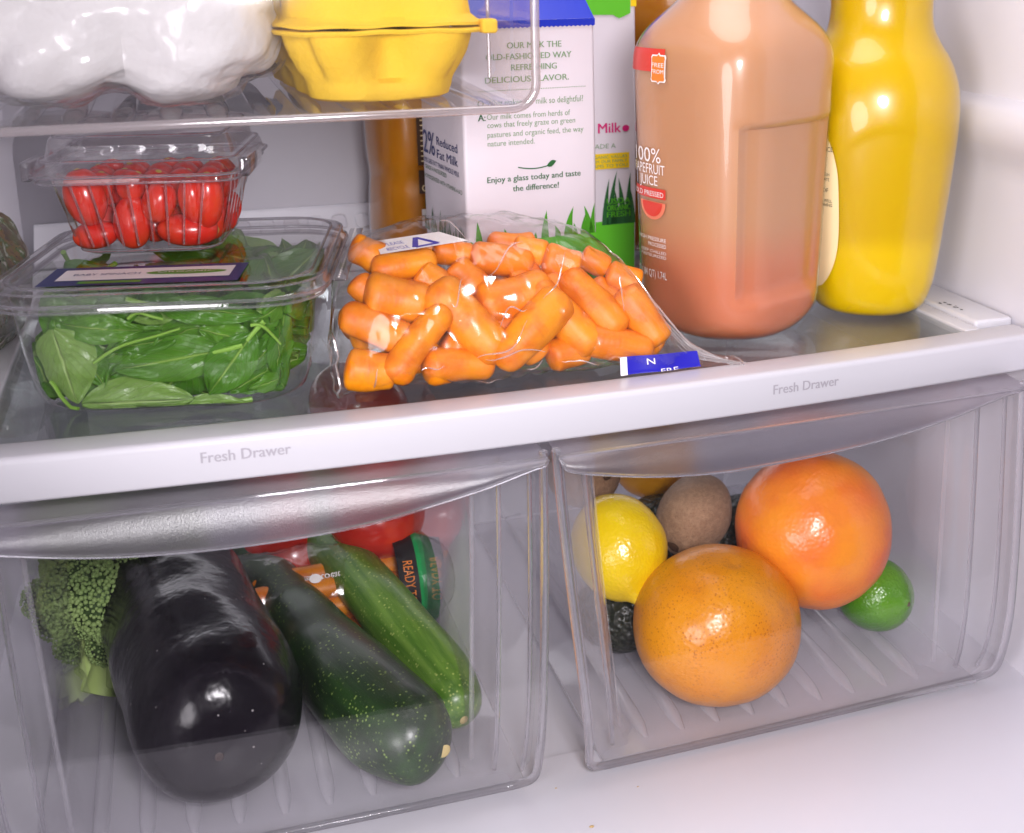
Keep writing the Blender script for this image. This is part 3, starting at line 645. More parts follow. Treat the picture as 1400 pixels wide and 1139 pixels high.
put_text('BABY SPINACH', lidfn, -0.046, -0.057, 0.0045, M['navy'], lab, width=0.034).location.z = 0.0006

def tub_half(z):
    for (z0, w0, d0_, r0), (z1, w1, d1, r1) in zip(TP[1:], TP[2:]):
        if z <= z1 or z1 == THT:
            t = max(0, min(1, (z - z0) / (z1 - z0))); return (w0 + (w1 - w0) * t) / 2, (d0_ + (d1 - d0_) * t) / 2, 0.033
def clamp_tub(p, g=0.0016, front=0.0):
    p = p.copy(); p.z = max(0.0022, min(THT + 0.0045, p.z)); hw, hd, r = tub_half(p.z); hw -= g; hd -= g
    p.x = max(-hw, min(hw, p.x)); p.y = max(-hd + front, min(hd, p.y))
    cx, cy = hw - r, hd - r
    if abs(p.x) > cx and abs(p.y) > cy:
        dx, dy = abs(p.x) - cx, abs(p.y) - cy; l = math.hypot(dx, dy)
        if l > r: p.x = math.copysign(cx + dx / l * r, p.x); p.y = math.copysign(cy + dy / l * r, p.y)
    return p
leaf_n = [0]
def make_leaf(c, axis, nrm, L, W, pale, stem, curl, layer, sd, lab_=None, front=0.0):
    """c = centre (tub space), axis = base to tip, nrm = facing"""
    axis = axis.normalized(); nrm = (nrm - axis * nrm.dot(axis)).normalized(); side = axis.cross(nrm)
    nu, nv = 13, 21; V = []; UV = []
    for j in range(nv):
        v = j / (nv - 1); w = W / 2 * (math.sin(math.pi * min(1, v * 0.985 + 0.012)) ** 0.72) * (1.12 - 0.42 * v)
        for i in range(nu):
            u = i / (nu - 1) * 2 - 1
            p = c + axis * (v - 0.5) * L + side * u * w
            p += nrm * (-curl * L * ((v - 0.5) ** 2) * 1.1 - abs(u) ** 1.5 * w * 0.38 * math.sin(sd * 3 + 1) + 0.0040 * noise.noise(Vector((u * 1.7 + sd * 9, v * 4.5, sd))) + 0.0016 * noise.noise(Vector((u * 4 + sd * 5, v * 9, sd))))
            p += nrm * 0.0016 * math.sin(v * 11 + sd * 7) * abs(u)
            V.append(clamp_tub(p, 0.0012 + layer, front)); UV.append((i / (nu - 1), v))
    F = [(j * nu + i, j * nu + i + 1, (j + 1) * nu + i + 1, (j + 1) * nu + i) for j in range(nv - 1) for i in range(nu - 1)]
    me = bpy.data.meshes.new('spinach_leaf'); me.from_pydata([tuple(TM @ v) for v in V], [], F); uvl = me.uv_layers.new()
    for lp in me.loops: uvl.data[lp.index].uv = UV[lp.vertex_index]
    for p in me.polygons: p.use_smooth = True
    me.materials.append(M['leaf_pale'] if pale else M['leaf_dark']); o = bpy.data.objects.new('spinach_leaf', me); sc.collection.objects.link(o)
    if stem:
        base = V[nu // 2]; pts = []
        for k in range(7):
            t = k / 6; q = c + axis * (-0.5 * L + 0.10 * L - (stem + 0.1 * L) * t) + side * stem * 0.25 * t * t * math.sin(sd * 5) + nrm * (0.0012 - 0.1 * stem * t * t * curl)
            pts.append(TM @ clamp_tub(q, 0.0020 + layer * 0.8, front))
        b = MB(); b.sweep(pts, lambda t: 0.0011 + 0.0006 * t, 7); b.build('stem', M['stem'], o)
    tag(o, ('pale underside of a spinach leaf pressed inside the clear tub' if pale else 'glossy dark green spinach leaf packed inside the clear tub'), 'spinach leaf', 'pale spinach leaves in the tub' if pale else 'dark spinach leaves in the tub')
    if lab_: o['label'] = lab_
    return o
def tub_front(px, py, d):   # pixel -> point on the tub's front, d metres behind the front wall
    z = 0.03
    for _ in range(6):
        hw, hd, r = tub_half(max(0.002, z)); a = TMI @ CAM; b = TMI @ (CAM + ray(px, py)); dr = b - a; t = (-hd + d - a.y) / dr.y; p = a + dr * t; z = p.z
    return p
def front_leaf(cx, cy, bx, by, tx, ty, W, pale=False, stem=0.0, d=0.004, curl=0.2, sd=0.3, lab_=None):
    k = 1 / 2.8; f = lambda x, y: tub_front(x * k, 250 + y * k, d)
    a, b = f(bx, by), f(tx, ty); L = (b - a).length; scale = 0.733 / FPX / 2.8
    make_leaf((a + b) / 2, b - a, Vector((0.1 * math.sin(sd * 9), -1, 0.15)), L, W * scale, pale, stem, curl, d * 0.5, sd, lab_)
front_leaf(0, 0, 195, 565, 295, 850, 235, True, 0, 0.0015, 0.1, 0.31, 'broad pale spinach leaf standing in the front corner of the tub')
front_leaf(0, 0, 310, 850, 740, 830, 205, True, 0.0, 0.0020, 0.1, 0.12, 'long pale spinach leaf lying flat along the bottom of the tub front')
front_leaf(0, 0, 860, 640, 430, 720, 190, False, 0.010, 0.006, 0.2, 0.53, 'large dark spinach leaf lying across the middle of the tub front')
front_leaf(0, 0, 590, 470, 1005, 510, 120, False, 0.014, 0.008, 0.2, 0.77, 'dark spinach leaf lying level just under the tub rim')
front_leaf(0, 0, 965, 580, 795, 815, 185, False, 0.010, 0.004, 0.15, 0.9, 'dark spinach leaf hanging diagonally beside the large level leaf')
front_leaf(0, 0, 1090, 560, 1115, 790, 125, False, 0, 0.005, 0.2, 1.2)
front_leaf(0, 0, 230, 545, 545, 570, 135, False, 0, 0.009, 0.3, 1.5)
front_leaf(0, 0, 1110, 560, 930, 730, 110, False, 0, 0.010, 0.2, 1.7)
front_leaf(0, 0, 1110, 760, 950, 790, 90, False, 0.0, 0.004, 0.1, 2.1)
front_leaf(0, 0, 900, 850, 560, 905, 90, False, 0.01, 0.006, 0.1, 2.5)
front_leaf(0, 0, 700, 850, 980, 860, 110, True, 0.0, 0.003, 0.1, 2.8)
front_leaf(0, 0, 280, 600, 400, 780, 150, False, 0.0, 0.011, 0.1, 3.1)
front_leaf(0, 0, 690, 590, 420, 640, 90, False, 0, 0.009, 0.2, 3.3)
front_leaf(0, 0, 440, 500, 250, 470, 100, False, 0, 0.012, 0.2, 3.6)
front_leaf(0, 0, 1180, 450, 960, 530, 120, False, 0, 0.011, 0.2, 3.9)
front_leaf(0, 0, 500, 480, 700, 440, 130, False, 0, 0.013, 0.2, 4.2)
front_leaf(0, 0, 1180, 560, 1200, 720, 70, False, 0, 0.012, 0.2, 4.5)
for k_, (bx, by, tx, ty, w_, pl) in enumerate([(330, 520, 560, 470, 130, 0), (620, 560, 380, 690, 120, 0), (760, 560, 1000, 620, 130, 0), (1160, 620, 1120, 800, 110, 0), (420, 740, 600, 620, 140, 0), (660, 700, 900, 640, 140, 0), (980, 480, 1180, 440, 110, 1), (120, 480, 330, 470, 120, 0), (260, 690, 200, 520, 120, 0), (880, 800, 1060, 700, 120, 0), (700, 470, 480, 520, 110, 1), (1060, 700, 1190, 560, 110, 0), (1130, 760, 1230, 620, 120, 0), (1000, 860, 1180, 790, 110, 0), (1210, 720, 1160, 830, 100, 1), (1240, 560, 1170, 460, 100, 0)]):
    front_leaf(0, 0, bx, by, tx, ty, w_, bool(pl), 0.0, 0.012 + 0.0008 * (k_ % 4), 0.15, 5.1 + k_ * 0.37)
rnd = random.Random(11)
for i in range(105):
    z = rnd.uniform(0.006, 0.062); hw, hd, r = tub_half(z); c = Vector((rnd.uniform(-hw, hw) * 0.88, rnd.uniform(-hd, hd) * 0.88, z))
    if i % 3 == 0: c.y = -hd + rnd.uniform(0.012, 0.03)
    ax = Vector((rnd.uniform(-1, 1), rnd.uniform(-1, 1) * 0.8, rnd.uniform(-0.5, 0.5))); nr = Vector((rnd.uniform(-.5, .5), -1.0 if i % 2 else rnd.uniform(-.6, .6), rnd.uniform(0.1, 1.0)))
    make_leaf(c, ax, nr, rnd.uniform(0.050, 0.070), rnd.uniform(0.026, 0.038), rnd.random() < 0.22, rnd.choice((0, 0, 0, 0, 0.014)), rnd.uniform(-0.2, 0.5), 0.0015 + rnd.uniform(0, 0.004), rnd.uniform(0, 9), None, 0.016)
for a, b in (((360, 690), (690, 562)), ((490, 520), (625, 526)), ((960, 545), (1105, 632)), ((165, 770), (300, 905))):
    k = 1 / 2.8; p, q = tub_front(a[0] * k, 250 + a[1] * k, 0.0034), tub_front(b[0] * k, 250 + b[1] * k, 0.0030); b_ = MB()
    pts = [TM @ clamp_tub(p.lerp(q, t) + Vector((0, 0, 0.0035 * math.sin(3.14 * t) + 0.001 * math.sin(7 * t))), 0.0019) for t in [i / 8 for i in range(9)]]
    b_.sweep(pts, lambda t: 0.0016 - 0.0005 * t, 8, squash=0.7); tag(b_.build('loose_stalk', M['stem']), 'loose bright green stalk pressed against the tub wall', 'stalk', 'loose spinach stalks in the tub')

# ------------------------------------------------------------------ tomato clamshell on the tub's lid
CO = Vector((-0.2045, 0.1835, GZ + LZ + 0.0016)); CM = Matrix.Translation(CO) @ Matrix.Rotation(TR, 4, 'Z'); CMI = CM.inverted()
clam = tag(empty('tomato_clamshell', CO, TR), 'small hinged clear box of grape tomatoes standing on the spinach tub', 'clamshell')
CP = [(0.0004, 0.076, 0.080, 0.012), (0.002, 0.0815, 0.086, 0.014), (0.006, 0.0850, 0.090, 0.014), (0.046, 0.1035, 0.108, 0.014), (0.049, 0.105, 0.110, 0.014)]
def flute(r, z):
    out = []
    for p in r:
        k = 0.0011 * sm(0.004, 0.010, z) * (1 - sm(0.040, 0.046, z)); u = p.x if abs(p.y) > abs(p.x) * 0.95 else p.y
        w = 1 if math.sin(u / 0.0065 * math.pi) > 0 else -1; q = Vector((p.x, p.y, 0)).normalized(); out.append(p + q * k * w)
    return out
mb = MB(); zz = [0.0004, 0.002, 0.006, 0.012, 0.02, 0.03, 0.038, 0.046, 0.049]
def cpz(z):
    return [interp([(a, (w, d, r)[i]) for a, w, d, r in CP], z) for i in range(3)]
mb.rings([flute(rrect(*cpz(z), z, per=40), z) for z in zz], True, False); mb.build('base', M['pet'], clam, auto=50)
mb = MB(); mb.rings([rrect(w, d, 0.015, z) for z, w, d in ((0.048, 0.105, 0.110), (0.0495, 0.117, 0.122), (0.047, 0.118, 0.123), (0.0468, 0.116, 0.121))], False, False); mb.build('base_rim', M['pet_edge'], clam)
mb = MB(); mb.rings([rrect(w, d, 0.016, z) for z, w, d in ((0.0505, 0.1225, 0.1275), (0.052, 0.123, 0.128), (0.0535, 0.119, 0.124), (0.0580, 0.1165, 0.1215), (0.0595, 0.1135, 0.1185))], False, False); mb.build('lid_rim', M['pet_edge'], clam)
mb = MB(); mb.rings([rrect(w, d, 0.015, z) for z, w, d in ((0.0595, 0.1135, 0.1185), (0.0605, 0.108, 0.113), (0.066, 0.1055, 0.1105), (0.0715, 0.1025, 0.1075), (0.0735, 0.098, 0.103), (0.0738, 0.06, 0.065))], False, True); mb.build('lid', M['pet_edge'], clam)
for s in (-1, 1):
    mb = MB(); a, b = sorted((s * 0.0595, s * 0.0655)); mb.box((a, -0.054, 0.0478), (b, 0.0, 0.0596), 0.0015); mb.build('latch_tab', M['pet_edge'], clam)
for i in range(5):
    u = -0.040 + i * 0.0185
    mb = MB(); mb.box((u, -0.0570, 0.0620), (u + (0.015 if i else 0.018), -0.0552, 0.0690), 0.0006); mb.build('lid_window', M['pet'], clam)
edge(rrect(0.123, 0.128, 0.016, 0.0512), 0.0010, clam); edge(rrect(0.118, 0.123, 0.015, 0.0470), 0.0008, clam); edge(rrect(0.1135, 0.1185, 0.015, 0.0596), 0.0008, clam); edge(rrect(0.099, 0.104, 0.015, 0.0733), 0.0009, clam); edge(rrect(0.083, 0.088, 0.014, 0.0030), 0.0008, clam)
for i in range(8):
    u = -0.0385 + i * 0.011
    mb = MB(); mb.sweep([Vector((u * (0.80 + 0.20 * t) , -(cpz(z)[1]) / 2 - 0.0004, z)) for t, z in [(k / 8, 0.006 + 0.040 * k / 8) for k in range(9)]], 0.0007, 6); mb.build('side_rib', M['drawer_edge'], clam)
gt_mesh = {}
def grape(c, axis, rl, rs, sd, loc_name='grape_tomato', scar=False):
    mb = MB()
    def fn(u, v):
        th = 2 * math.pi * u; ph = math.pi * v; sx = math.sin(ph) ** 0.92
        return Vector((math.cos(th) * sx * rs * (1 + 0.03 * math.sin(2 * th + sd)), math.sin(th) * sx * rs, -math.cos(ph) * rl * (1 - 0.06 * math.exp(-((v - 1) / 0.08) ** 2))))
    mb.grid(fn, 24, 16, wrapu=True); o = mb.build(loc_name, M['tomato'])
    o.rotation_mode = 'QUATERNION'; o.rotation_quaternion = Vector(axis).normalized().to_track_quat('Z', 'Y'); o.location = c
    s = MB(); s.grid(lambda u, v: Vector((math.cos(6.283 * u) * 0.0019 * v, math.sin(6.283 * u) * 0.0019 * v, rl * 0.965 - v * v * 0.0006 + 0.0005)), 12, 4, wrapu=True); s.build('stem_scar', M['scar'], o)
    return o
def clam_pt(px, py, d):
    a = CMI @ CAM; b = CMI @ (CAM + ray(px, py)); dr = b - a; p = a
    z = 0.02
    for _ in range(5):
        hd = cpz(max(0, min(0.049, z)))[1] / 2; t = (-hd + d - a.y) / dr.y; p = a + dr * t; z = p.z
    return p
GT = [(325, 420, 93, 135, 100), (478, 372, 60, 74, 80), (630, 365, 66, 74, 60), (762, 440, 76, 98, 70), (925, 430, 68, 112, 95), (1078, 428, 74, 134, 85), (450, 642, 66, 104, 8), (640, 580, 86, 124, 88), (905, 618, 78, 158, -4)]
k = 1 / 3.5; pxm = 0.80 / FPX
for i, (x, y, a, b, ang) in enumerate(GT):
    rs, rl = a * k * pxm, b * k * pxm; rl = min(rl, 0.0185); c = clam_pt(x * k, 150 + y * k, max(rs, 0.011) + 0.0020 + (0.010 if i in (1, 2) else 0)); c.z = max(c.z, rs + 0.0016); hw = cpz(c.z)[0] / 2; c.x = max(-hw + rs + 0.002, min(hw - rs - 0.002, c.x))
    ax = CM.to_3x3() @ Vector((math.cos(math.radians(ang)), 0.12 * math.sin(i), math.sin(math.radians(ang))))
    if i == 6: ax = -ax if ax.x < 0 else ax
    zr = math.hypot(ax.normalized().z * rl, rs * math.sqrt(max(0, 1 - ax.normalized().z ** 2))); c.z = max(c.z, zr + 0.0018)
    o = grape(CM @ c, ax, rl, rs, i); tag(o, {0: 'largest grape tomato standing upright in a corner of the clear box', 6: 'grape tomato lying sideways on the clear box floor showing its stem scar', 7: 'grape tomato standing upright on the box floor between two lying ones', 8: 'long grape tomato lying sideways on the clear box floor', 5: 'grape tomato upright in the box corner beside the latch tab'}.get(i, 'red grape tomato in the small clear box'), 'tomato', 'grape tomatoes in the clear box')
rnd = random.Random(5)
for j in range(3):
    for i in range(5):
        for l in range(2):
            c = Vector((-0.034 + i * 0.017 + rnd.uniform(-.002, .002), -0.012 + j * 0.021 + rnd.uniform(-.002, .002), 0.0135 + l * 0.0225))
            ax = CM.to_3x3() @ Vector((rnd.uniform(-.6, .6), rnd.uniform(-.5, .5), 1)); o = grape(CM @ c, ax, 0.0125, 0.0098, i + j); tag(o, 'red grape tomato in the small clear box', 'tomato', 'grape tomatoes in the clear box')

# ------------------------------------------------------------------ patterned bag left of the tub
mb = MB()
def pb(u, v):
    th = 2 * math.pi * u; ph = math.pi * v; d = Vector((math.cos(th) * math.sin(ph), math.sin(th) * math.sin(ph), -math.cos(ph)))
    p = Vector((d.x * 0.024, d.y * 0.10, 0.042 + d.z * 0.042)); p += d * (noise.noise(p * 30) * 0.007 + noise.noise(p * 90) * 0.002); p.x = max(-0.027, p.x); p.z = max(0.0003, p.z); return p
mb.grid(pb, 56, 40, wrapu=True); pbag = mb.build('salad_bag', M['bag_print']); pbag.location = (-0.3175, 0.245, GZ); tag(pbag, 'brown and green printed bag between the spinach tub and the wall', 'bag')
pf = lambda u, v, l: Vector((0.012 + l, 0, 0)) + Vector((0.0135 - 1.2 * (u + 0.03) ** 2 * 0, u, v))

# ------------------------------------------------------------------ bag of baby carrots
random.seed(21)
BO = Vector((-0.015, 0.085, GZ)); bag = tag(empty('carrot_bag', BO), 'clear plastic bag of baby carrots lying on the glass shelf', 'bag')
def pile_y(z): return 0.0415 + max(0.0, z - 0.034) * 0.66
def carrot_pt(px, py, lay):
    z = 0.05
    for _ in range(8):
        p = at(px, py, Y=pile_y(z) + lay * 0.014); z = p.z
    return p
def make_carrot(p, q, r, sd, nm='baby_carrot', lab=None, grp=None):
    p, q = Vector(p), Vector(q); L = (q - p).length; ax = (q - p).normalized(); rr = random.Random(sd); mb = MB(); n = 18; pts = []; rad = []
    bend = Vector((rr.uniform(-1, 1), rr.uniform(-1, 1), 0)) * L * 0.035; tp = rr.uniform(0.74, 0.92); flip = rr.random() < 0.5
    for i in range(n):
        t = i / (n - 1); s = 0.5 - 0.5 * math.cos(math.pi * t); pts.append(Vector((0, 0, (s - 0.5) * L)) + bend * math.sin(math.pi * s))
        e = math.sqrt(max(0.0, 1 - max(0, (0.16 - s) / 0.16) ** 2.4)) * math.sqrt(max(0.0, 1 - max(0, (s - 0.86) / 0.14) ** 2.4)); w = tp + (1 - tp) * ((1 - s) if flip else s)
        rad.append(max(0.0004, r * e * w * (1 + 0.035 * math.sin(s * 9 + sd))))
    mb.sweep(pts, rad, 16); o = mb.build(nm, M['carrot']); o.rotation_mode = 'QUATERNION'; o.rotation_quaternion = ax.to_track_quat('Z', 'Y'); o.location = (p + q) / 2
    tag(o, lab or 'orange baby carrot inside the clear bag on the shelf', 'carrot', grp or 'baby carrots in the shelf bag'); return o
CA = [(185, 262, 368, 292, 118, 0.3), (392, 268, 598, 482, 108, 0.1), (268, 568, 435, 352, 84, -0.25), (596, 540, 785, 338, 104, -0.25), (125, 482, 262, 490, 102, 0.1), (108, 315, 310, 405, 86, 0.2), (366, 532, 572, 516, 88, 0.25),
      (525, 290, 745, 230, 108, 0.35), (796, 198, 962, 372, 96, 0.15), (700, 285, 885, 486, 94, 0.3), (850, 415, 1062, 446, 82, 0.35), (975, 280, 1086, 438, 90, 0.1), (735, 148, 835, 172, 84, 0.6), (930, 190, 1018, 226, 74, 0.5),
      (452, 170, 520, 240, 86, 0.5), (348, 190, 432, 244, 84, 0.55), (508, 138, 690, 156, 80, 0.85), (392, 118, 505, 136, 64, 1.2), (205, 185, 392, 150, 74, 0.75), (140, 108, 222, 146, 78, 1.3), (640, 108, 735, 132, 64, 1.1),
      (850, 138, 925, 172, 62, 0.9), (885, 215, 965, 290, 64, 0.7), (738, 205, 790, 290, 66, 0.8), (815, 325, 880, 385, 66, 0.9), (556, 345, 690, 372, 84, 0.9), (320, 480, 372, 395, 70, 0.8), (752, 500, 862, 468, 80, 0.6), (1000, 360, 1092, 430, 70, 0.8),
      (468, 285, 530, 318, 70, 1.0), (270, 110, 400, 106, 60, 1.7), (560, 90, 700, 100, 60, 1.7), (150, 210, 240, 290, 76, 0.8), (420, 460, 520, 520, 80, 0.9), (640, 440, 720, 520, 80, 0.9), (900, 300, 1000, 340, 70, 1.0)]
CAL = {0: 'thick baby carrot lying level at the bag end beside the spinach tub', 1: 'long thick baby carrot slanting down the middle of the bag front', 2: 'slim baby carrot standing slanted on the shelf against the bag film',
       3: 'thick baby carrot leaning on the film beside the long slanting one', 4: 'stubby carrot end in the bottom corner of the bag beside the spinach tub', 7: 'baby carrot lying level on top of the long slanting carrot in the shelf bag',
       8: 'baby carrot slanting down the bag front toward the blue label strip', 10: 'level baby carrot just behind the blue label strip of the bag', 11: 'baby carrot leaning at the bag end beside the pink juice bottle', 19: 'carrot end standing beside the white recycling band of the bag'}
for i, (x1, y1, x2, y2, w, lay) in enumerate(CA):
    k = 1 / 2.258; p = carrot_pt(420 + x1 * k, 290 + y1 * k, lay); q = carrot_pt(420 + x2 * k, 290 + y2 * k, lay + 0.25 * math.sin(i * 2.4)); d = ((p + q) / 2 - CAM).dot(R2); r = w * k / 2 * d / FPX * 1.36
    ax = (q - p).normalized(); sh = r * 0.15; p = p - ax * sh; q = q + ax * sh; zmin = min(p.z, q.z) - r
    if zmin < GZ + 0.0012: p.z += GZ + 0.0012 - zmin; q.z += GZ + 0.0012 - zmin
    make_carrot(p, q, r, i, lab=CAL.get(i))
rnd = random.Random(9)
for i in range(40):
    x = rnd.uniform(-0.085, 0.055); y = rnd.uniform(0.082, 0.125); zt = 0.080 * (1 - ((x + 0.018) / 0.105) ** 2 * 0.6) * (1 - ((y - 0.085) / 0.075) ** 2 * 0.5); z = GZ + 0.011 + rnd.random() * max(0.002, zt - 0.026)
    a = rnd.uniform(0, 6.28); d = Vector((math.cos(a), math.sin(a) * 0.45, rnd.uniform(-.2, .2))) * 0.020; make_carrot(Vector((x, y, z)) - d, Vector((x, y, z)) + d, rnd.uniform(0.0100, 0.0118), 100 + i)
# film
FT = [  # x, y centre, half depth, top z (above glass), mid height bias
    (-0.116, 0.060, 0.010, 0.030), (-0.1135, 0.066, 0.022, 0.046), (-0.107, 0.080, 0.043, 0.064), (-0.095, 0.087, 0.056, 0.080), (-0.070, 0.088, 0.062, 0.090), (-0.04, 0.087, 0.064, 0.0945), (-0.01, 0.086, 0.064, 0.0945), (0.02, 0.085, 0.063, 0.090), (0.045, 0.082, 0.060, 0.082), (0.062, 0.076, 0.054, 0.068),
    (0.076, 0.066, 0.042, 0.050), (0.088, 0.056, 0.028, 0.032), (0.100, 0.046, 0.016, 0.016), (0.114, 0.038, 0.009, 0.008), (0.126, 0.033, 0.008, 0.005), (0.132, 0.031, 0.009, 0.0045)]
def film_pt(u, v):
    x = FT[0][0] + (FT[-1][0] - FT[0][0]) * u; cy, hd, h = (smooth_interp([(r[0], r[i]) for r in FT], x) for i in (1, 2, 3))
    a = 2 * math.pi * v; ca, sa = math.cos(a), math.sin(a)
    y = math.copysign(abs(ca) ** 0.75, ca) * hd; zz_ = 0.36 + (0.64 if sa > 0 else 0.36) * math.copysign(abs(sa) ** 0.8, sa)
    y += 0.010 * (zz_ - 0.35) * (1 if y < 0 else 0.2) * min(1, h / 0.06)          # front face leans back
    p = Vector((x, cy + y, h * zz_))
    e = min(1, h / 0.03); n = noise.noise(Vector((x * 32, y * 26, zz_ * 2.6))) * 0.0042 + abs(noise.noise(Vector((x * 75 + zz_ * 3, y * 50, zz_ * 5)))) * 0.0034 - 0.0012
    o = Vector((0, ca, sa)); p += o * n * e; p.x += noise.noise(Vector((y * 60, zz_ * 5, 2))) * 0.003 * (1 if u < 0.06 or u > 0.9 else 0.2); p.z = max(0.0004, p.z); return p + Vector((0, 0, GZ)) - BO
mb = MB(); mb.grid(lambda u, v: film_pt(u, v), 150, 84, wrapv=True); film = mb.build('film', M['film'], bag, auto=None)
M['crease'] = clear('film_crease', (0.97, 0.96, 0.96, 1), 0.10, 0.20, 0.30, hazecol=(0.92, 0.86, 0.86, 1))
rc = random.Random(17)
for i in range(22):
    u0, v0 = rc.uniform(0.05, 0.75), rc.uniform(0.25, 0.62); du, dv = rc.uniform(-0.10, 0.16), rc.uniform(-0.10, 0.10); n_ = 14
    if i < 8: u0, v0, du, dv = 0.74 + 0.012 * i, 0.30 + 0.022 * i, 0.20, 0.02
    pts = [film_pt(min(0.985, u0 + du * t), v0 + dv * t + 0.012 * math.sin(5 * t + i)) + Vector((0, -0.0004, 0.0003)) for t in [k / (n_ - 1) for k in range(n_)]]
    mb = MB(); mb.sweep(pts, lambda t: 0.00012 + 0.00034 * math.sin(math.pi * t), 6); mb.build('crease', M['crease'], film)
ends = [film_pt(0.994, v / 24) for v in range(24)]; mb = MB(); mb.sweep(ends, 0.0005, 6); mb.build('sealed_end', M['crease'], film)
ends = [film_pt(0.004, v / 24) for v in range(24)]; mb = MB(); mb.sweep(ends, 0.0007, 6); mb.build('sealed_end', M['crease'], film)
def film_patch(quad, mat, name, lift=0.0012, nu=14, nv=5):
    """quad of photo pixels laid on the bag's front"""
    def f(u, v, l=0.0):
        x = (quad[0][0] * (1 - u) + quad[1][0] * u) * (1 - v) + (quad[3][0] * (1 - u) + quad[2][0] * u) * v; y = (quad[0][1] * (1 - u) + quad[1][1] * u) * (1 - v) + (quad[3][1] * (1 - u) + quad[2][1] * u) * v
        return x, y
    return f
q = [(847, 517), (957, 503), (955, 481), (849, 490)]
yf = 0.0275
g = film_patch(q, None, None)
def blue_fn(u, v, l): x, y = g(u, v); p = at(x, y, Y=yf); return Vector((p.x, 0.0255 + 0.004 * v + 0.0006 * math.sin(u * 9) - l, max(p.z, 0.0262))) - BO
bl = put_rect(0, 0, 1, 1, blue_fn, M['bag_blue'], bag, 'label_strip', 0.0, 20, 6)
put_rect(0, 0, 0.09, 1, blue_fn, M['white_ink'], bl, 'label_edge', 0.0004, 4, 5)
put_text('N', blue_fn, 0.34, 0.55, 0.30, M['white_ink'], bl, width=0.10).location.y = -0.0005
put_text('FRE', blue_fn, 0.50, 0.03, 0.26, M['white_ink'], bl, width=0.22).location.y = -0.0005
g2 = film_patch([(520, 349), (640, 330), (600, 318), (512, 331)], None, None)
def band_fn(u, v, l): x, y = g2(u, v); p = at(x, y, Y=0.088 + 0.02 * v); return p + Vector((0, -0.001 - l, 0.0008)) - BO
bd = put_rect(0, 0, 1, 1, band_fn, M['white_ink'], bag, 'printed_band', 0.0, 12, 5)
put_text('PLEASE', band_fn, 0.10, 0.55, 0.22, M['bag_blue'], bd, width=0.26).location.y = -0.0006
put_text('RECYCLE', band_fn, 0.10, 0.18, 0.22, M['bag_blue'], bd, width=0.26).location.y = -0.0006
for a, b in (((0.42, 0.15), (0.58, 0.85)), ((0.58, 0.85), (0.70, 0.2)), ((0.70, 0.2), (0.42, 0.15))):
    dx, dy = b[0] - a[0], b[1] - a[1]; l = math.hypot(dx, dy); nx, ny = -dy / l * 0.035, dx / l * 0.06
    put_patch([(a[0] + nx, a[1] + ny), (b[0] + nx, b[1] + ny), (b[0] - nx, b[1] - ny), (a[0] - nx, a[1] - ny)], band_fn, M['bag_blue'], bd, 'recycling_mark', 0.0006)

# ------------------------------------------------------------------ juice bottles
def bottle(name, label, loc, rz, prof, sq, zfill, mat, displace=None, cap=True):
    b = tag(empty(name, loc, rz), label, 'bottle'); n = 96
    def ringpts(z, r, k=1.0, off=0.0):
        pts = []
        for i in range(n):
            a = 2 * math.pi * i / n; s = sq(z); ca, sa = math.cos(a), math.sin(a); rr = (abs(ca) ** s + abs(sa) ** s) ** (-1 / s); R_ = r * rr * k + off
            if displace: R_ += displace(a, z)
            pts.append(Vector((ca * R_, sa * R_, z)))
        return pts
    zs = []; z = 0.0
    while z < prof[-1][0]: zs.append(z); z += 0.0012 if z < 0.02 else 0.0030
    zs.append(prof[-1][0]); rp = lambda z: smooth_interp(prof, z)
    mb = MB(); mb.rings([ringpts(0.004, rp(0) * 0.5), ringpts(0.0005, rp(0) * 0.8)] + [ringpts(z, rp(z)) for z in zs], True, False); mb.build('shell', M['bottle'], b)
    mb = MB(); mb.rings([ringpts(max(z, 0.0018), rp(z), 1, -0.0012) for z in zs if z <= zfill], True, True); mb.build('juice', mat, b)
    if cap:
        r = prof[-1][1] * 1.12; mb = MB(); zt = prof[-1][0]; mb.rings([[Vector((math.cos(a) * rr * (1 + 0.015 * (j % 2)), math.sin(a) * rr * (1 + 0.015 * (j % 2)), zz_)) for j, a in enumerate([6.2832 * i / 60 for i in range(60)])] for zz_, rr in ((zt - 0.008, r), (zt + 0.010, r), (zt + 0.012, r * 0.94))], True, True); mb.build('cap', M['cap_white'], b)
    def surf(u, v, l):     # u = angle * reference radius is left to callers: u is an angle (rad), v is height
        s = sq(v); ca, sa = math.cos(u), math.sin(u); R_ = rp(v) * (abs(ca) ** s + abs(sa) ** s) ** (-1 / s) + 0.00035 + l
        if displace: R_ += displace(u, v)
        return Vector((ca * R_, sa * R_, v))
    return b, surf
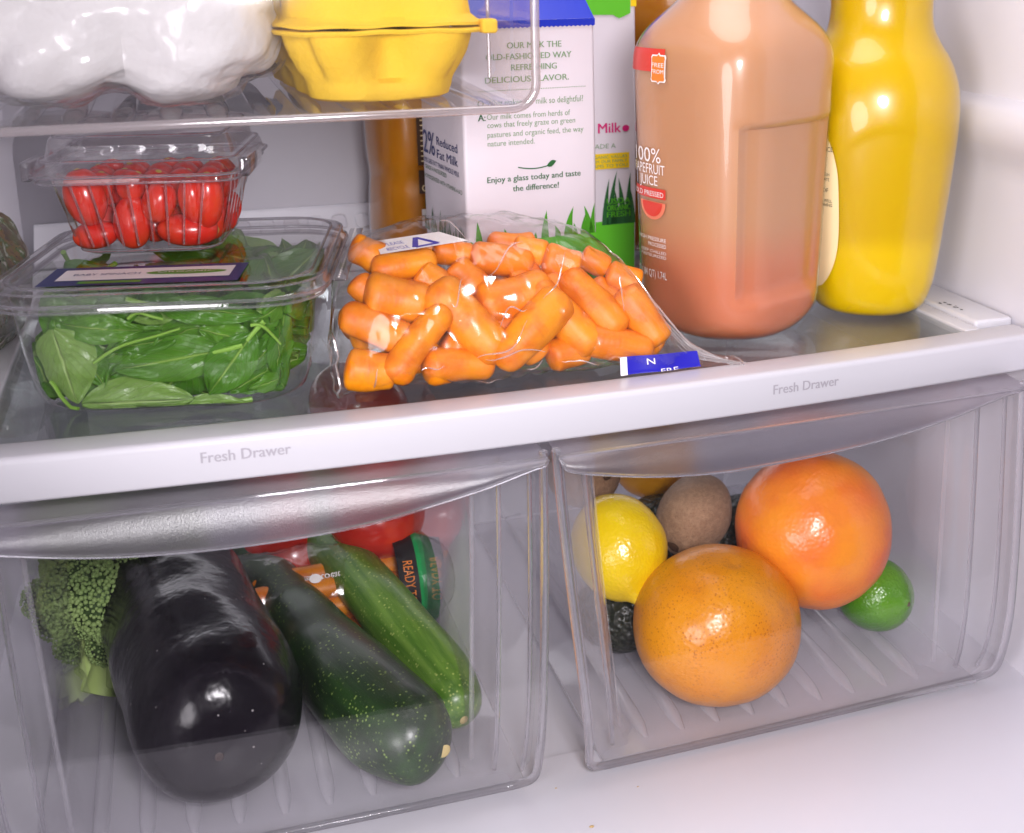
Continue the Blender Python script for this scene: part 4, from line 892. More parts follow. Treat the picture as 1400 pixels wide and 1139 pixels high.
# pink grapefruit juice carafe
PR = math.radians(24); PL = Vector((0.1605, 0.112, GZ + 0.0002))
pp = [(0, 0.034), (0.0015, 0.040), (0.005, 0.0455), (0.011, 0.0495), (0.020, 0.0518), (0.035, 0.0530), (0.08, 0.0545), (0.13, 0.0560), (0.165, 0.0572), (0.182, 0.0572), (0.194, 0.0556), (0.204, 0.0512), (0.212, 0.0450), (0.222, 0.036), (0.234, 0.028), (0.250, 0.0225), (0.272, 0.020)]
def psq(z): return 2 + 1.35 * sm(0.0, 0.02, z) * (1 - sm(0.185, 0.225, z))
def pdisp(a, z):
    # recessed grip on the side facing right of the photo
    c = math.radians(-90) ; d = (a - c + math.pi) % (2 * math.pi) - math.pi
    m1 = sm(-0.78, -0.70, d) * (1 - sm(0.60, 0.76, d)); m2 = sm(0.028, 0.040, z) * (1 - sm(0.143, 0.148, z))
    return -0.0060 * m1 * m2
pink, psf = bottle('juice_bottle', 'tall bottle of pink grapefruit juice beside the yellow juice', PL, PR, pp, psq, 0.265, M['juice_pink'], pdisp)
def bottle_uv(px, py, loc, rz, depth_r, surf):
    """pixel -> (angle, height) on a bottle's near side"""
    mi = (Matrix.Translation(loc) @ Matrix.Rotation(rz, 4, 'Z')).inverted(); a = mi @ CAM; b = mi @ (CAM + ray(px, py)); d = b - a; best = None
    t = 0.5
    while t < 1.3:
        p = a + d * t; r = math.hypot(p.x, p.y); u = math.atan2(p.y, p.x)
        if r <= (surf(u, max(0, min(0.25, p.z)), 0) - Vector((0, 0, max(0, min(0.25, p.z))))).length: return u, p.z
        t += 0.0005
    return None
U0 = bottle_uv(890, 250, PL, PR, 0, psf); U1 = bottle_uv(908, 250, PL, PR, 0, psf); U8 = bottle_uv(883, 250, PL, PR, 0, psf)
ua = U0[0] if U0 else math.radians(190); ub = U1[0] if U1 else math.radians(205); uw = U8[0] if U8 else ua - 0.1
HZ = lambda y: (lambda p: p.z - PL.z)(at(895, y, Y=0.095))
R_ = 0.0575
def lab_rect(a0, a1, y0, y1, mat, nm, l=0.0, parent=None): return put_rect(a0, HZ(y1), a1, HZ(y0), psf, mat, parent or pink, nm, l, 10, 8)
le = ua - 0.42
def ptx(s, aR, y, h, mat, parent, aL=None, l=0.0004):
    fn = lambda u, v, q: psf(u, v, q + l); k = h / R_
    vs, fs, w = text2d(s); kx = (aR - aL) / w if aL is not None else k / 0.70 * 0.85
    mb = MB(); mb.add([fn(aR - (w - x) * kx, HZ(y) + yy * h / 0.70, 0) for x, yy in vs], fs); return mb.build('lettering', mat, parent, smooth=False, auto=None)
L1 = lab_rect(le, ub + 0.03, 68, 100, M['red_ink'], 'label_band')
bp = [(0, -1), (0.18, -0.86), (0.75, -0.86), (0.86, -0.70), (0.80, -0.55), (0.80, 0.55), (0.86, 0.70), (0.75, 0.86), (0.18, 0.86), (0, 1)]; bp = bp + [(-x, y) for x, y in bp[::-1][1:-1]]
bc, bh = (ua + ub) / 2 + 0.06, (HZ(73) - HZ(117)) / 2; bz = (HZ(73) + HZ(117)) / 2; bw = (ub - ua) * 0.62
badge = put_patch([(bc + x * bw, bz + y * bh) for x, y in bp], psf, M['white_ink'], pink, 'badge', 0.0004); put_patch([(bc + x * bw * 0.86, bz + y * bh * 0.90) for x, y in bp], psf, M['orange_ink'], badge, 'badge_field', 0.0007)
ptx('FREE', bc + bw * 0.66, 93, 0.0027, M['white_ink'], badge, bc - bw * 0.66, 0.0010); ptx('FROM', bc + bw * 0.66, 102, 0.0027, M['white_ink'], badge, bc - bw * 0.66, 0.0010)
ptx('100%', ub - 0.04, 226, 0.0095, M['white_ink'], pink, le + 0.12); ptx('GRAPEFRUIT', ub + 0.02, 242, 0.0065, M['white_ink'], pink, le - 0.02); ptx('JUICE', ub - 0.10, 258, 0.0065, M['white_ink'], pink, le + 0.22)
L2 = lab_rect(le, ub + 0.02, 262, 276, M['red_ink'], 'label_band'); ptx('COLD PRESSED', ub, 273, 0.0034, M['white_ink'], L2, le + 0.05, 0.0008)
fc, fz = ua + 0.02, HZ(281); put_patch([(fc + 0.22 * math.cos(a), fz + 0.012 * math.sin(a)) for a in [math.pi + math.pi * i / 16 for i in range(17)]], psf, simple('peach_print', S(232, 130, 100), .4), pink, 'fruit_slice', 0.0003); put_patch([(fc + 0.17 * math.cos(a), fz - 0.0004 + 0.0095 * math.sin(a)) for a in [math.pi + math.pi * i / 16 for i in range(17)]], psf, M['red_ink'], pink, 'fruit_flesh', 0.0006)
for i, s in enumerate(('HIGH PRESSURE', 'PROCESSED')): ptx(s, ub + 0.02, 335 + i * 8, 0.0026, M['white_ink'], pink, le + 0.15 + 0.2 * i)
for i, s in enumerate(('KEEP CHILLED', 'PASTEURIZED')): ptx(s, ub + 0.02, 352 + i * 6, 0.0020, M['white_ink'], pink, le + 0.2)
ptx('59 FL OZ (1.84 QT) 1.74L', ub + 0.02, 386, 0.0050, M['white_ink'], pink, le - 0.15)
# orange juice carafe
YL = Vector((0.2755, 0.1215, GZ + 0.0002)); yp = [(0, 0.027), (0.002, 0.0335), (0.006, 0.0395), (0.014, 0.0435), (0.028, 0.0470), (0.0715, 0.0520), (0.115, 0.0562), (0.142, 0.0575), (0.158, 0.0562), (0.169, 0.0533), (0.18, 0.0485), (0.19, 0.0420), (0.2, 0.0372), (0.212, 0.0356), (0.223, 0.0362), (0.234, 0.0395), (0.246, 0.0425), (0.262, 0.0415), (0.280, 0.032), (0.292, 0.024), (0.305, 0.0205)]
YR = math.radians(-120)
def ydisp(a, z):
    d = (a + math.pi) % (2 * math.pi) - math.pi; arch = math.hypot(max(0, z - 0.098) / 0.040, (d - 0.18) / 0.72)
    return -0.0008 * (1 - sm(0.88, 1.04, arch)) * sm(0.012, 0.024, z)
yel, ysf = bottle('juice_bottle', 'waisted bottle of bright yellow juice against the right fridge wall', YL, YR, yp, lambda z: 2.15, 0.29, M['juice_yellow'], ydisp)
e = bottle_uv(1139, 250, YL, YR, 0, ysf); ue = (e[0] if e else -0.9) + 0.10
yz = lambda y: at(1135, y, Y=0.075).z - YL.z
mb = MB(); n = 28; pts = []
for i in range(n + 1):
    t = i / n; pts.append(t)
def cream_fn(a, b):
    z = yz(415) + (yz(165) - yz(415)) * b; wdt = 0.95 * (1 - abs(2 * b - 1) ** 3.2) ** 0.55; return ysf(ue - 0.55 + 0.55 * wdt * (2 * a - 1) , z, 0.0002)
mb.grid(cream_fn, 16, 30); cl = mb.build('paper_label', M['cream'], yel, auto=None)
def ytx(s, y, h, aR):
    vs, fs, w = text2d(s); kx = h / 0.70 / 0.055 * 0.8; mb = MB(); mb.add([ysf(aR - (w - x) * kx, yz(y) + yy * h / 0.70, 0.0005) for x, yy in vs], fs); mb.build('lettering', M['brown_ink'], cl, smooth=False, auto=None)
for s, y, h, da in (('NO WATER IN ORANGE JUICE.', 214, 0.0030, 0.08), ('NOT FROM FRESH', 249, 0.0022, 0.14), ('CONCENTRATE', 256, 0.0022, 0.14), ('25% OF', 272, 0.003, 0.16), ('SHAKE WELL', 286, 0.0022, 0.11), ('BEFORE OPENING', 292, 0.0022, 0.11)): ytx(s, y, h, ue - da)
# amber juice bottles at the back
ap = [(0, 0.030), (0.003, 0.037), (0.01, 0.0420), (0.03, 0.0435), (0.06, 0.0425), (0.075, 0.0415), (0.09, 0.0430), (0.13, 0.0440), (0.19, 0.0440), (0.21, 0.040), (0.24, 0.025), (0.27, 0.017)]
for loc, rz_, lb in (((0.0010, 0.385, GZ + 0.0002), 0.2, 'amber juice bottle with brown nutrition label behind the white milk carton'), ((0.212, 0.345, GZ + 0.0002), 0.4, 'dark amber juice bottle hidden behind the pink juice bottle')):
    ab, asf = bottle('juice_bottle', lb, Vector(loc), rz_, ap, lambda z: 2.6, 0.22, M['juice_amber'])
    if loc[0] < 0.1:
        e = bottle_uv(573, 250, Vector(loc), rz_, 0, asf); u0 = e[0] if e else -1.3
        az = lambda y: at(575, y, Y=0.345).z - loc[2]
        nl = put_rect(u0, az(225), u0 + 0.9, az(150), asf, M['brown_ink'], ab, 'nutrition_label', 0.0)
        for i in range(9): put_rect(u0 + 0.06, az(164 + i * 7), u0 + 0.8, az(162.5 + i * 7), asf, M['cream'], nl, 'print_line', 0.0004, 6, 2)
        bb = put_rect(u0, az(264), u0 + 0.9, az(232), asf, M['brown_ink'], ab, 'label_band', 0.0)
        put_text('ORGANIC', lambda u, v, l: asf(u0 + 0.05 + u, v, 0.0005), 0, az(261), 0.0055, M['cream'], bb, width=0.8)
        put_rect(u0 + 0.10, az(283), u0 + 0.9, az(266), asf, M['grass2'], ab, 'green_stamp', 0.0)
        bc_ = put_rect(u0 + 0.03, az(308), u0 + 0.55, az(285), asf, M['white_ink'], ab, 'barcode', 0.0)
        for i in range(9): put_rect(u0 + 0.22 + i * 0.03, az(305), u0 + 0.22 + i * 0.03 + (0.008, 0.016)[i % 2], az(288), asf, M['black_ink'], bc_, 'bar', 0.0005, 2, 2)

# ------------------------------------------------------------------ milk cartons
def carton(name, label, loc, rz, W, H):
    c = tag(empty(name, loc, rz), label, 'carton')       # origin: front left bottom corner
    O = Vector((W / 2, W / 2, 0)); mb = MB()
    def rg(z, k=0.0): return [p + O + Vector((0, 0, 0)) for p in rrect(W - 2 * k, W - 2 * k, 0.0028, z, 3, per=4)]
    mb.rings([rg(0.0003, 0.001), rg(0.001, 0.0003), rg(H * 0.3, -0.0004), rg(H * 0.6, -0.0005), rg(H, 0)], True, False); mb.build('body', M['card'], c)
    # gable: blue slopes rising to a ridge that runs left to right
    h = 0.042; mb = MB(); a = [(0, 0, H), (W, 0, H), (W, W, H), (0, W, H), (0.002, W / 2, H + h), (W - 0.002, W / 2, H + h)]
    mb.add(a, [(0, 1, 5, 4), (2, 3, 4, 5), (1, 2, 5), (3, 0, 4)]); g = mb.build('gable', M['blue'], c, smooth=False)
    mb = MB(); mb.box((0.002, W / 2 - 0.0012, H + h - 0.001), (W - 0.002, W / 2 + 0.0012, H + h + 0.018), 0.0004); mb.build('top_seal', M['card'], c)
    return c
MW = 0.0950; MH = 0.2085; ML = at(638.5, 300, Y=0.158); ML.z = GZ + 0.0002; MR = math.radians(6)
milk = carton('milk_carton', 'white milk carton with blue gable top and green lettering on its side', ML, MR, MW, MH)
BUL = -0.0008
ff = lambda u, v, l: Vector((u, BUL - l, v))
su = lambda x: (x - 638) * MW / 184.0
def sv(y): return (lambda p: p.z - ML.z)(at(730, y, Y=0.163))
def blade(u, v0, h, w, lean, fn, mat, parent):
    n = 6; L = [(u - w / 2 * (1 - (i / n) ** 1.4) + lean * (i / n) ** 2, v0 + h * i / n) for i in range(n + 1)]; R__ = [(u + w / 2 * (1 - (i / n) ** 1.4) + lean * (i / n) ** 2, v0 + h * i / n) for i in range(n)]
    put_patch(L + R__[::-1], fn, mat, parent, 'grass_blade', 0.0002)
zig = [(0, MH)] + [(MW * i / 60, MH - 0.0042 - (0.0009 if i % 2 else 0)) for i in range(61)] + [(MW, MH)]
put_patch(zig, ff, M['blue'], milk, 'blue_border', 0.0001)
GI = M['green_ink']
for s, xl, xr, y in (('OUR MILK THE', 699, 774, 65), ('OLD-FASHIONED WAY', 670, 788, 80), ('REFRESHING', 704, 767, 95), ('DELICIOUS FLAVOR.', 668, 784, 111)): put_text(s, ff, su(xl), sv(y), 0.0040, GI, milk, width=su(xr) - su(xl), bold=0.00009)
for i in range(62): 
    u = su(656) + (su(806) - su(656)) * i / 61; put_patch([(u, sv(122)), (u + 0.0006, sv(122)), (u + 0.0006, sv(122) + 0.0006), (u, sv(122) + 0.0006)], ff, GI, milk, 'dot', 0.0001)
put_text('Q:', ff, su(657), sv(142), 0.0044, M['grass2'], milk, width=0.0055, bold=0.0001); put_text('What makes our milk so delightful?', ff, su(669), sv(142), 0.0042, GI, milk, width=su(804) - su(669))
put_text('A:', ff, su(657), sv(161), 0.0044, M['grass2'], milk, width=0.0052, bold=0.0001)
for s, xr, y in (('Our milk comes from herds of', 785, 160), ('cows that freely graze on green', 792, 171), ('pastures and organic feed, the way', 804, 184), ('nature intended.', 734, 196)): put_text(s, ff, su(669), sv(y), 0.0038, GI, milk, width=su(xr) - su(669))
# leaf swoosh
sw = [(su(710) + (su(751) - su(710)) * t, sv(227) - 0.0016 * math.sin(math.pi * t * 0.9)) for t in [i / 12 for i in range(13)]]
put_patch([(x, y + 0.0004) for x, y in sw] + [(x, y - 0.0004) for x, y in sw[::-1]], ff, M['grass2'], milk, 'swoosh', 0.0001)
lf = [(su(750) + 0.0072 * t, sv(228) + 0.0030 * t + s * 0.0021 * math.sin(math.pi * t)) for s, rng in ((1, range(0, 9)), (-1, range(7, 0, -1))) for t in [i / 8 for i in rng]]
put_patch(lf, ff, M['grass2'], milk, 'swoosh_leaf', 0.0002)
put_text('Enjoy a glass today and taste', ff, su(667), sv(245), 0.0040, M['grass2'], milk, width=su(799) - su(667), bold=0.00007); put_text('the difference!', ff, su(702), sv(259), 0.0040, M['grass2'], milk, width=su(767) - su(702), bold=0.00007)
for x, h, w, ln in ((653, 31, 10, -2), (676, 6, 5, 2), (692, 18, 9, -4), (732, 9, 5, 1), (746, 38, 11, 3), (765, 16, 9, -5), (780, 40, 13, 8), (790, 17, 7, -2), (802, 27, 9, 3), (811, 40, 12, -8), (815, 42, 9, 4), (642, 5, 6, 0), (720, 5, 5, 0)):
    blade(su(x), sv(326), h * 0.00050, w * 0.00052, ln * 0.0005, ff, M['grass1'], milk)
put_rect(0, 0.001, MW, sv(326), ff, M['green_bright'], milk, 'green_base', 0.0001, 4, 3)
# left side face: u runs from the back edge (0) to the front edge (MW)
lfn = lambda u, v, l: Vector((BUL - l, MW - u, v))
def lv(y): return (lambda p: p.z - ML.z)(at(620, y, Y=0.205))
put_text('2%', lfn, 0.004, lv(217), 0.0165, M['navy'], milk, width=0.027, bold=0.0004)
put_text('Reduced', lfn, 0.036, lv(200), 0.0062, M['navy'], milk, width=0.046, bold=0.0002); put_text('Fat Milk', lfn, 0.036, lv(218), 0.0062, M['navy'], milk, width=0.046, bold=0.0002)
put_text('37% LESS FAT THAN WHOLE MILK', lfn, 0.004, lv(231), 0.0034, M['navy'], milk, width=0.080, bold=0.0001)
put_text('GRADE A PASTEURIZED', lfn, 0.006, lv(240), 0.0030, M['grass2'], milk, width=0.05); put_text('HOMOGENIZED WITH VITAMINS A & D', lfn, 0.004, lv(253), 0.0030, M['grass2'], milk, width=0.085)
rnd = random.Random(4)
for i in range(15): blade(0.004 + i * 0.0062 + rnd.uniform(-.002, .002), lv(327), rnd.uniform(0.010, 0.022), 0.006, rnd.uniform(-.004, .004), lfn, M['grass2'], milk)
# second carton, behind to the right
M2 = at(869, 170, Y=0.276); ML2 = Vector((M2.x - MW, 0.268, GZ + 0.0002)); MR2 = math.radians(4)
milk2 = carton('milk_carton', 'milk carton with magenta lettering and green banner behind the blue topped carton', ML2, MR2, MW, 0.222)
su2 = lambda x: MW - (869 - x) * 0.00063
def sv2(y): return (lambda p: p.z - ML2.z)(at(848, y, Y=0.275))
put_rect(0.012, sv2(-10), su2(861), sv2(18), ff, M['green_bright'], milk2, 'green_banner', 0.0002, 4, 3)
put_patch([(0.03, sv2(18)), (su2(838), sv2(20)), (su2(846), sv2(25)), (su2(861), sv2(18)), (su2(861), sv2(10)), (0.03, sv2(10))], ff, M['green_bright'], milk2, 'green_banner', 0.0003)
put_rect(su2(861.5), sv2(9), MW, sv2(-10), ff, M['yellow_ink'], milk2, 'yellow_corner', 0.0002, 2, 2)
put_text('Whole Milk', ff, su2(848), sv2(180), 0.0078, M['magenta'], milk2, width=0.056, align='R', bold=0.0002)
put_patch([(su2(854.5) + 0.0030 * math.cos(a), sv2(175) + 0.0026 * math.sin(a)) for a in [6.2832 * i / 14 for i in range(14)]], ff, M['magenta'], milk2, 'heart_mark', 0.0002)
put_text('GRADE A', ff, su2(841), sv2(201), 0.0036, GI, milk2, width=0.026, align='R')
yb = put_rect(0.030, sv2(229), su2(859), sv2(208), ff, M['yellow_ink'], milk2, 'yellow_panel', 0.0002, 3, 3)
for i, s in enumerate(('ORGANIC VALUES', 'FROM OUR FAMILY', 'FARMS TO YOU')): put_text(s, lambda u, v, l: ff(u, v, 0.0006), su2(856), sv2(214.5 + i * 6), 0.0023, M['green_ink'], yb, width=0.034, align='R')
for x, h, w, ln in ((826, 60, 9, 6), (833, 70, 10, 10), (842, 45, 9, -3), (850, 60, 11, -6), (857, 66, 10, 4), (863, 50, 9, -4), (838, 40, 9, 2)): blade(su2(x), sv2(305), h * 0.00062, w * 0.00065, ln * 0.0006, ff, M['grass2'], milk2)
put_rect(0.002, 0.001, su2(866), sv2(300), ff, M['green_bright'], milk2, 'green_base', 0.0001, 3, 3)
for i, s in enumerate(('USDA', 'ORGANIC', 'FRESH')): put_text(s, lambda u, v, l: ff(u, v, 0.0006), su2(860), sv2(277 + i * 9), 0.0046, M['green_bright'], milk2, width=0.020, align='R', bold=0.0002)

# ------------------------------------------------------------------ left drawer: vegetables
def produce(name, mat, pts, radii, label, cat, n=40, sub=60, lump=0.0, seed=0, squash=1.0, capmat=None):
    """body swept along a smooth spine; local Z follows the overall axis"""
    pts = [Vector(p) for p in pts]; o0 = pts[0]; ax = (pts[-1] - pts[0]).normalized(); q = ax.to_track_quat('Z', 'Y'); qi = q.inverted()
    L = [0]
    for a, b in zip(pts, pts[1:]): L.append(L[-1] + (b - a).length)
    tot = L[-1]; sp = []; rad = []
    for i in range(sub):
        t = 0.5 - 0.5 * math.cos(math.pi * i / (sub - 1)); s = t * tot; p = Vector([smooth_interp([(l, pt[c]) for l, pt in zip(L, pts)], s) for c in range(3)]); sp.append(qi @ (p - o0)); rad.append(max(0.0003, smooth_interp(radii, t)))
    mb = MB(); mb.sweep(sp, rad, n, squash=squash)
    if lump:
        mb.v = [v + Vector((v.x, v.y, 0)) * lump * noise.noise(v * 24 + Vector((seed, 0, 0))) for v in mb.v]
    o = mb.build(name, mat); o.rotation_mode = 'QUATERNION'; o.rotation_quaternion = q; o.location = o0; return tag(o, label, cat)
def cap_r(r_end, n=6): pass
DF = FLZ + 0.0046       # tops of the base ribs
# eggplant: blossom end towards the viewer
er = 0.0515; e0 = Vector((-0.1985, 0.0075, DF + er * 0.98))
egr = [(0, 0.0004), (0.002, 0.0095), (0.006, 0.0165), (0.015, 0.0248), (0.035, 0.0350), (0.07, 0.0438), (0.12, 0.0490), (0.20, er), (0.32, er), (0.45, 0.0515), (0.65, 0.0515), (0.82, 0.049), (0.92, 0.041), (0.98, 0.022), (1, 0.006)]
eggp = produce('eggplant', M['eggplant'], [e0, e0 + Vector((-0.001, 0.06, 0.001)), e0 + Vector((-0.017, 0.15, 0.004)), e0 + Vector((-0.036, 0.27, 0.010))], egr, 'large glossy dark purple eggplant in the clear left drawer', 'eggplant', 64, 90, 0.05, 2)
mb = MB(); mb.grid(lambda u, v: Vector((math.cos(6.283 * u) * 0.0032 * math.sin(3.1416 * v), math.sin(6.283 * u) * 0.0032 * math.sin(3.1416 * v), 0.0003 - 0.0008 * math.cos(3.1416 * v))), 14, 8, wrapu=True); sc_ = mb.build('blossom_scar', simple('eggplant_scar', S(50, 36, 34), 0.5, bump=(700, .6, .001)), eggp); sc_.location = (0, 0, 0.0002)
# zucchini
zu1 = produce('zucchini', M['zucchini_dark'], [at(612, 1040, Z=-0.190) + Vector((0, 0.010, 0)), at(566, 1018, Z=-0.187) + Vector((0, 0.008, 0)), at(496, 955, Z=-0.186) + Vector((0, 0.004, 0)), at(409, 848, Z=-0.184), at(349, 773, Z=-0.185), at(318, 735, Z=-0.186)],
              [(0, 0.0005), (0.003, 0.0100), (0.010, 0.0165), (0.025, 0.0228), (0.05, 0.0272), (0.09, 0.0300), (0.16, 0.0312), (0.26, 0.0308), (0.38, 0.0280), (0.52, 0.0240), (0.68, 0.0215), (0.9, 0.020), (0.98, 0.016), (1, 0.004)], 'thick dark green speckled zucchini lying beside the eggplant', 'zucchini', 48, 100, 0.10, 5)
zu2 = produce('zucchini', M['zucchini_light'], [dep(634, 984, 0.812), dep(606, 928, 0.838), dep(553, 865, 0.875), dep(498, 797, 0.925), dep(452, 749, 0.97), dep(417, 712, 1.01)],
              [(0, 0.0005), (0.003, 0.0060), (0.012, 0.0112), (0.03, 0.0155), (0.07, 0.0188), (0.15, 0.0203), (0.4, 0.0203), (0.7, 0.0195), (0.93, 0.018), (0.985, 0.014), (1, 0.004)], 'slimmer light green zucchini resting on the dark zucchini', 'zucchini', 40, 80, 0.06, 9)
for o, r in ((zu1, 0.0042), (zu2, 0.003)):
    mb = MB(); mb.grid(lambda u, v: Vector((math.cos(6.283 * u) * r * math.sin(3.1416 * v), math.sin(6.283 * u) * r * math.sin(3.1416 * v), -0.0003 - 0.0006 * math.cos(3.1416 * v))), 12, 7, wrapu=True); mb.build('blossom_scar', simple('zucchini_scar', S(196, 176, 120), 0.7), o)
# broccoli
rnd = random.Random(8)
bc0 = dep(185, 790, 0.885); br = tag(empty('broccoli', (bc0.x, bc0.y, DF)), 'green broccoli crown with pale stem behind the eggplant', 'broccoli'); BO_ = Vector((bc0.x, bc0.y, DF))
lumps = []
for i in range(30):
    a = rnd.uniform(0, 6.28); h = rnd.uniform(-0.35, 1.0); s = math.sqrt(max(0, 1 - h * h)); d = Vector((s * math.cos(a), s * math.sin(a), h)); lumps.append((bc0 + Vector((d.x * 0.040, d.y * 0.036, d.z * 0.036)), rnd.uniform(0.019, 0.026)))
for px, py, dd in ((75, 850, 0.865), (100, 880, 0.865), (130, 905, 0.87), (150, 880, 0.85), (85, 810, 0.85), (120, 840, 0.84), (60, 820, 0.87), (145, 820, 0.835), (160, 850, 0.84), (115, 790, 0.84)): lumps.append((dep(px, py, dd + 0.012), rnd.uniform(0.013, 0.017)))
ico = bmesh.new(); bmesh.ops.create_icosphere(ico, subdivisions=1, radius=1); ico.verts.index_update(); IV = [v.co.copy() for v in ico.verts]; IF = [tuple(v.index for v in f.verts) for f in ico.faces]; ico.free()
V = []; F = []
for c, r in lumps:
    b = len(V); n = int(620 * (r / 0.02) ** 2)
    for i in range(n):
        h = 1 - 2 * (i + 0.5) / n; s = math.sqrt(1 - h * h); a = i * 2.39996; d = (Vector((s * math.cos(a), s * math.sin(a), h)) + Vector((rnd.uniform(-1, 1), rnd.uniform(-1, 1), rnd.uniform(-1, 1))) * 0.06).normalized()
        if any((c + d * r - c2).length < r2 * 0.93 for c2, r2 in lumps if c2 is not c): continue
        q = r * rnd.uniform(0.045, 0.090); p = c + d * r * rnd.uniform(0.95, 1.03) - BO_; k = len(V); V += [p + v * q for v in IV]; F += [tuple(x + k for x in f) for f in IF]
crown = mesh_obj('crown', V, F, M['broccoli'], br, smooth=True); crown['kind'] = 'stuff'
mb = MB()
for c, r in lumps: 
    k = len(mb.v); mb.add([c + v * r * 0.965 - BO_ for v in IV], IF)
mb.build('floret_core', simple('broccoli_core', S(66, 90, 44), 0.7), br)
sb = dep(150, 945, 0.87); mb = MB()
for a, b, r in ((sb + Vector((-0.004, 0, 0)), bc0, 0.012), (dep(125, 925, 0.872), dep(120, 870, 0.872), 0.006), (dep(165, 935, 0.86), dep(160, 880, 0.86), 0.008), (dep(118, 930, 0.872), dep(185, 950, 0.872), 0.007)): mb.sweep([a.lerp(b, t) + Vector((0, 0, 0)) - BO_ for t in [i / 6 for i in range(7)]], lambda t, r=r: r * (1.15 - 0.3 * t), 12)
for v in mb.v: v.z = max(v.z, 0.0003)
mb.build('stem', M['broccoli_stem'], br)
# tomatoes at the back of the drawer
def big_tomato(c, r, label, tilt):
    mb = MB()
    def fn(u, v):
        th = 6.2832 * u; ph = math.pi * v; s = math.sin(ph); lob = 1 + 0.018 * math.cos(5 * th) * s
        return Vector((math.cos(th) * s * r * lob, math.sin(th) * s * r * lob, -math.cos(ph) * r * 0.84 - 0.10 * r * math.exp(-((v - 1) / 0.12) ** 2)))
    mb.grid(fn, 40, 26, wrapu=True); o = mb.build('tomato', M['tomato_big']); o.location = c; o.rotation_euler = tilt; s = MB(); s.grid(lambda u, v: Vector((math.cos(6.283 * u) * 0.004 * v, math.sin(6.283 * u) * 0.004 * v, r * 0.745 + 0.001)), 10, 3, wrapu=True); s.build('stem_scar', M['scar'], o); return tag(o, label, 'tomato')
big_tomato(dep(514, 702, 0.965), 0.0370, 'round red tomato behind the light green zucchini', (0.5, 0.2, 0))
big_tomato(dep(393, 752, 0.985), 0.036, 'red tomato between the two zucchini at the drawer back', (0.3, -0.4, 0))
big_tomato(dep(492, 556, 0.90), 0.037, 'dark red tomato seen through the glass shelf below the carrot bag', (0.2, 0.6, 0.4))
# bag of carrots with green and black print
CBO = Vector((-0.1085, 0.215, DF)); cb = tag(empty('carrot_bag', CBO), 'carrot bag with green wrapper and black READY TO band in the drawer', 'bag')
def cbag(u, v):
    th = 2 * math.pi * v; x = (u - 0.5) * 0.22; e = max(0.0, 1 - abs(2 * u - 1) ** 7) ** 0.55 + 0.06; p = Vector((x, math.cos(th) * 0.036 * e, 0.033 + math.sin(th) * 0.033 * e)); p += Vector((0, math.cos(th), math.sin(th))) * (noise.noise(p * 40) * 0.004 + abs(noise.noise(p * 110)) * 0.0025) * min(1, e * 2); p.z = max(0.0004, p.z); return p
mb = MB(); mb.grid(lambda u, v: cbag(u, v) + Vector((-0.02, 0, 0)), 70, 48, wrapv=True); mb.build('film', M['film'], cb)
def cpr(u, v, l):
    p = cbag(u, v) + Vector((-0.02, 0, 0)); th = 2 * math.pi * v; return p + Vector((0, math.cos(th), math.sin(th))) * (0.0012 + l)
def cfront(px, py):     # pixel -> bag (u, v) on the front upper half
    best = None
    for i in range(61):
        for j in range(41):
            u, v = i / 60, 0.20 + 0.40 * j / 40; w = cpr(u, v, 0) + CBO; c = w - CAM; z = c.dot(R2); d = (PX0 + FPX * c.dot(R0) / z - px) ** 2 + (PY0 + FPX * c.dot(R1) / z - py) ** 2
            if best is None or d < best[0]: best = (d, u, v)
    return best[1], best[2]
ul, vt = cfront(543, 768); ur, vb = cfront(606, 860); um = cfront(572, 800)[0]
put_rect(um, 0.16, ur, 0.74, cpr, M['bag_green'], cb, 'green_wrapper', 0.0, 24, 24)
bk = put_rect(ul, 0.16, um, 0.74, cpr, M['black_ink'], cb, 'black_band', 0.0002, 8, 24)
vs, fs, w = text2d('READY TO'); mb = MB(); kk = (um - ul) * 0.5 / 0.70; vc = cfront(555, 770)[1]
mb.add([cpr(ul + (um - ul) * 0.28 + y * kk, vc + 0.0 + x * 0.13 / w, 0.0008) for x, y in vs], fs); mb.build('lettering', M['orange_ink'], bk, smooth=False, auto=None)
put_patch([(cfront(430, 790)[0] + 0.02 * math.cos(a), cfront(430, 790)[1] + 0.014 * math.sin(a)) for a in [6.2832 * i / 16 for i in range(16)]], cpr, M['white_ink'], cb, 'swirl_mark', 0.0006)
for i in range(3): put_text(('ready', 'to', 'eat')[i], lambda u, v, l: cpr(u, v, 0.0006), cfront(420 + i * 16, 795)[0], 0.36, 0.02, M['white_ink'], cb, width=0.03)
rnd = random.Random(31)
for i in range(10):
    y = rnd.uniform(-0.018, 0.014); z = 0.0115 + 0.0155 * (i % 3); x = -0.02 + rnd.uniform(-.02, .02); make_carrot(CBO + Vector((x - 0.06, y, z)), CBO + Vector((x + 0.06, y + rnd.uniform(-.004, .004), z + rnd.uniform(-.003, .003))), 0.0088, 300 + i, 'carrot', 'orange carrot inside the green wrapped bag in the drawer', 'carrots in the drawer bag')

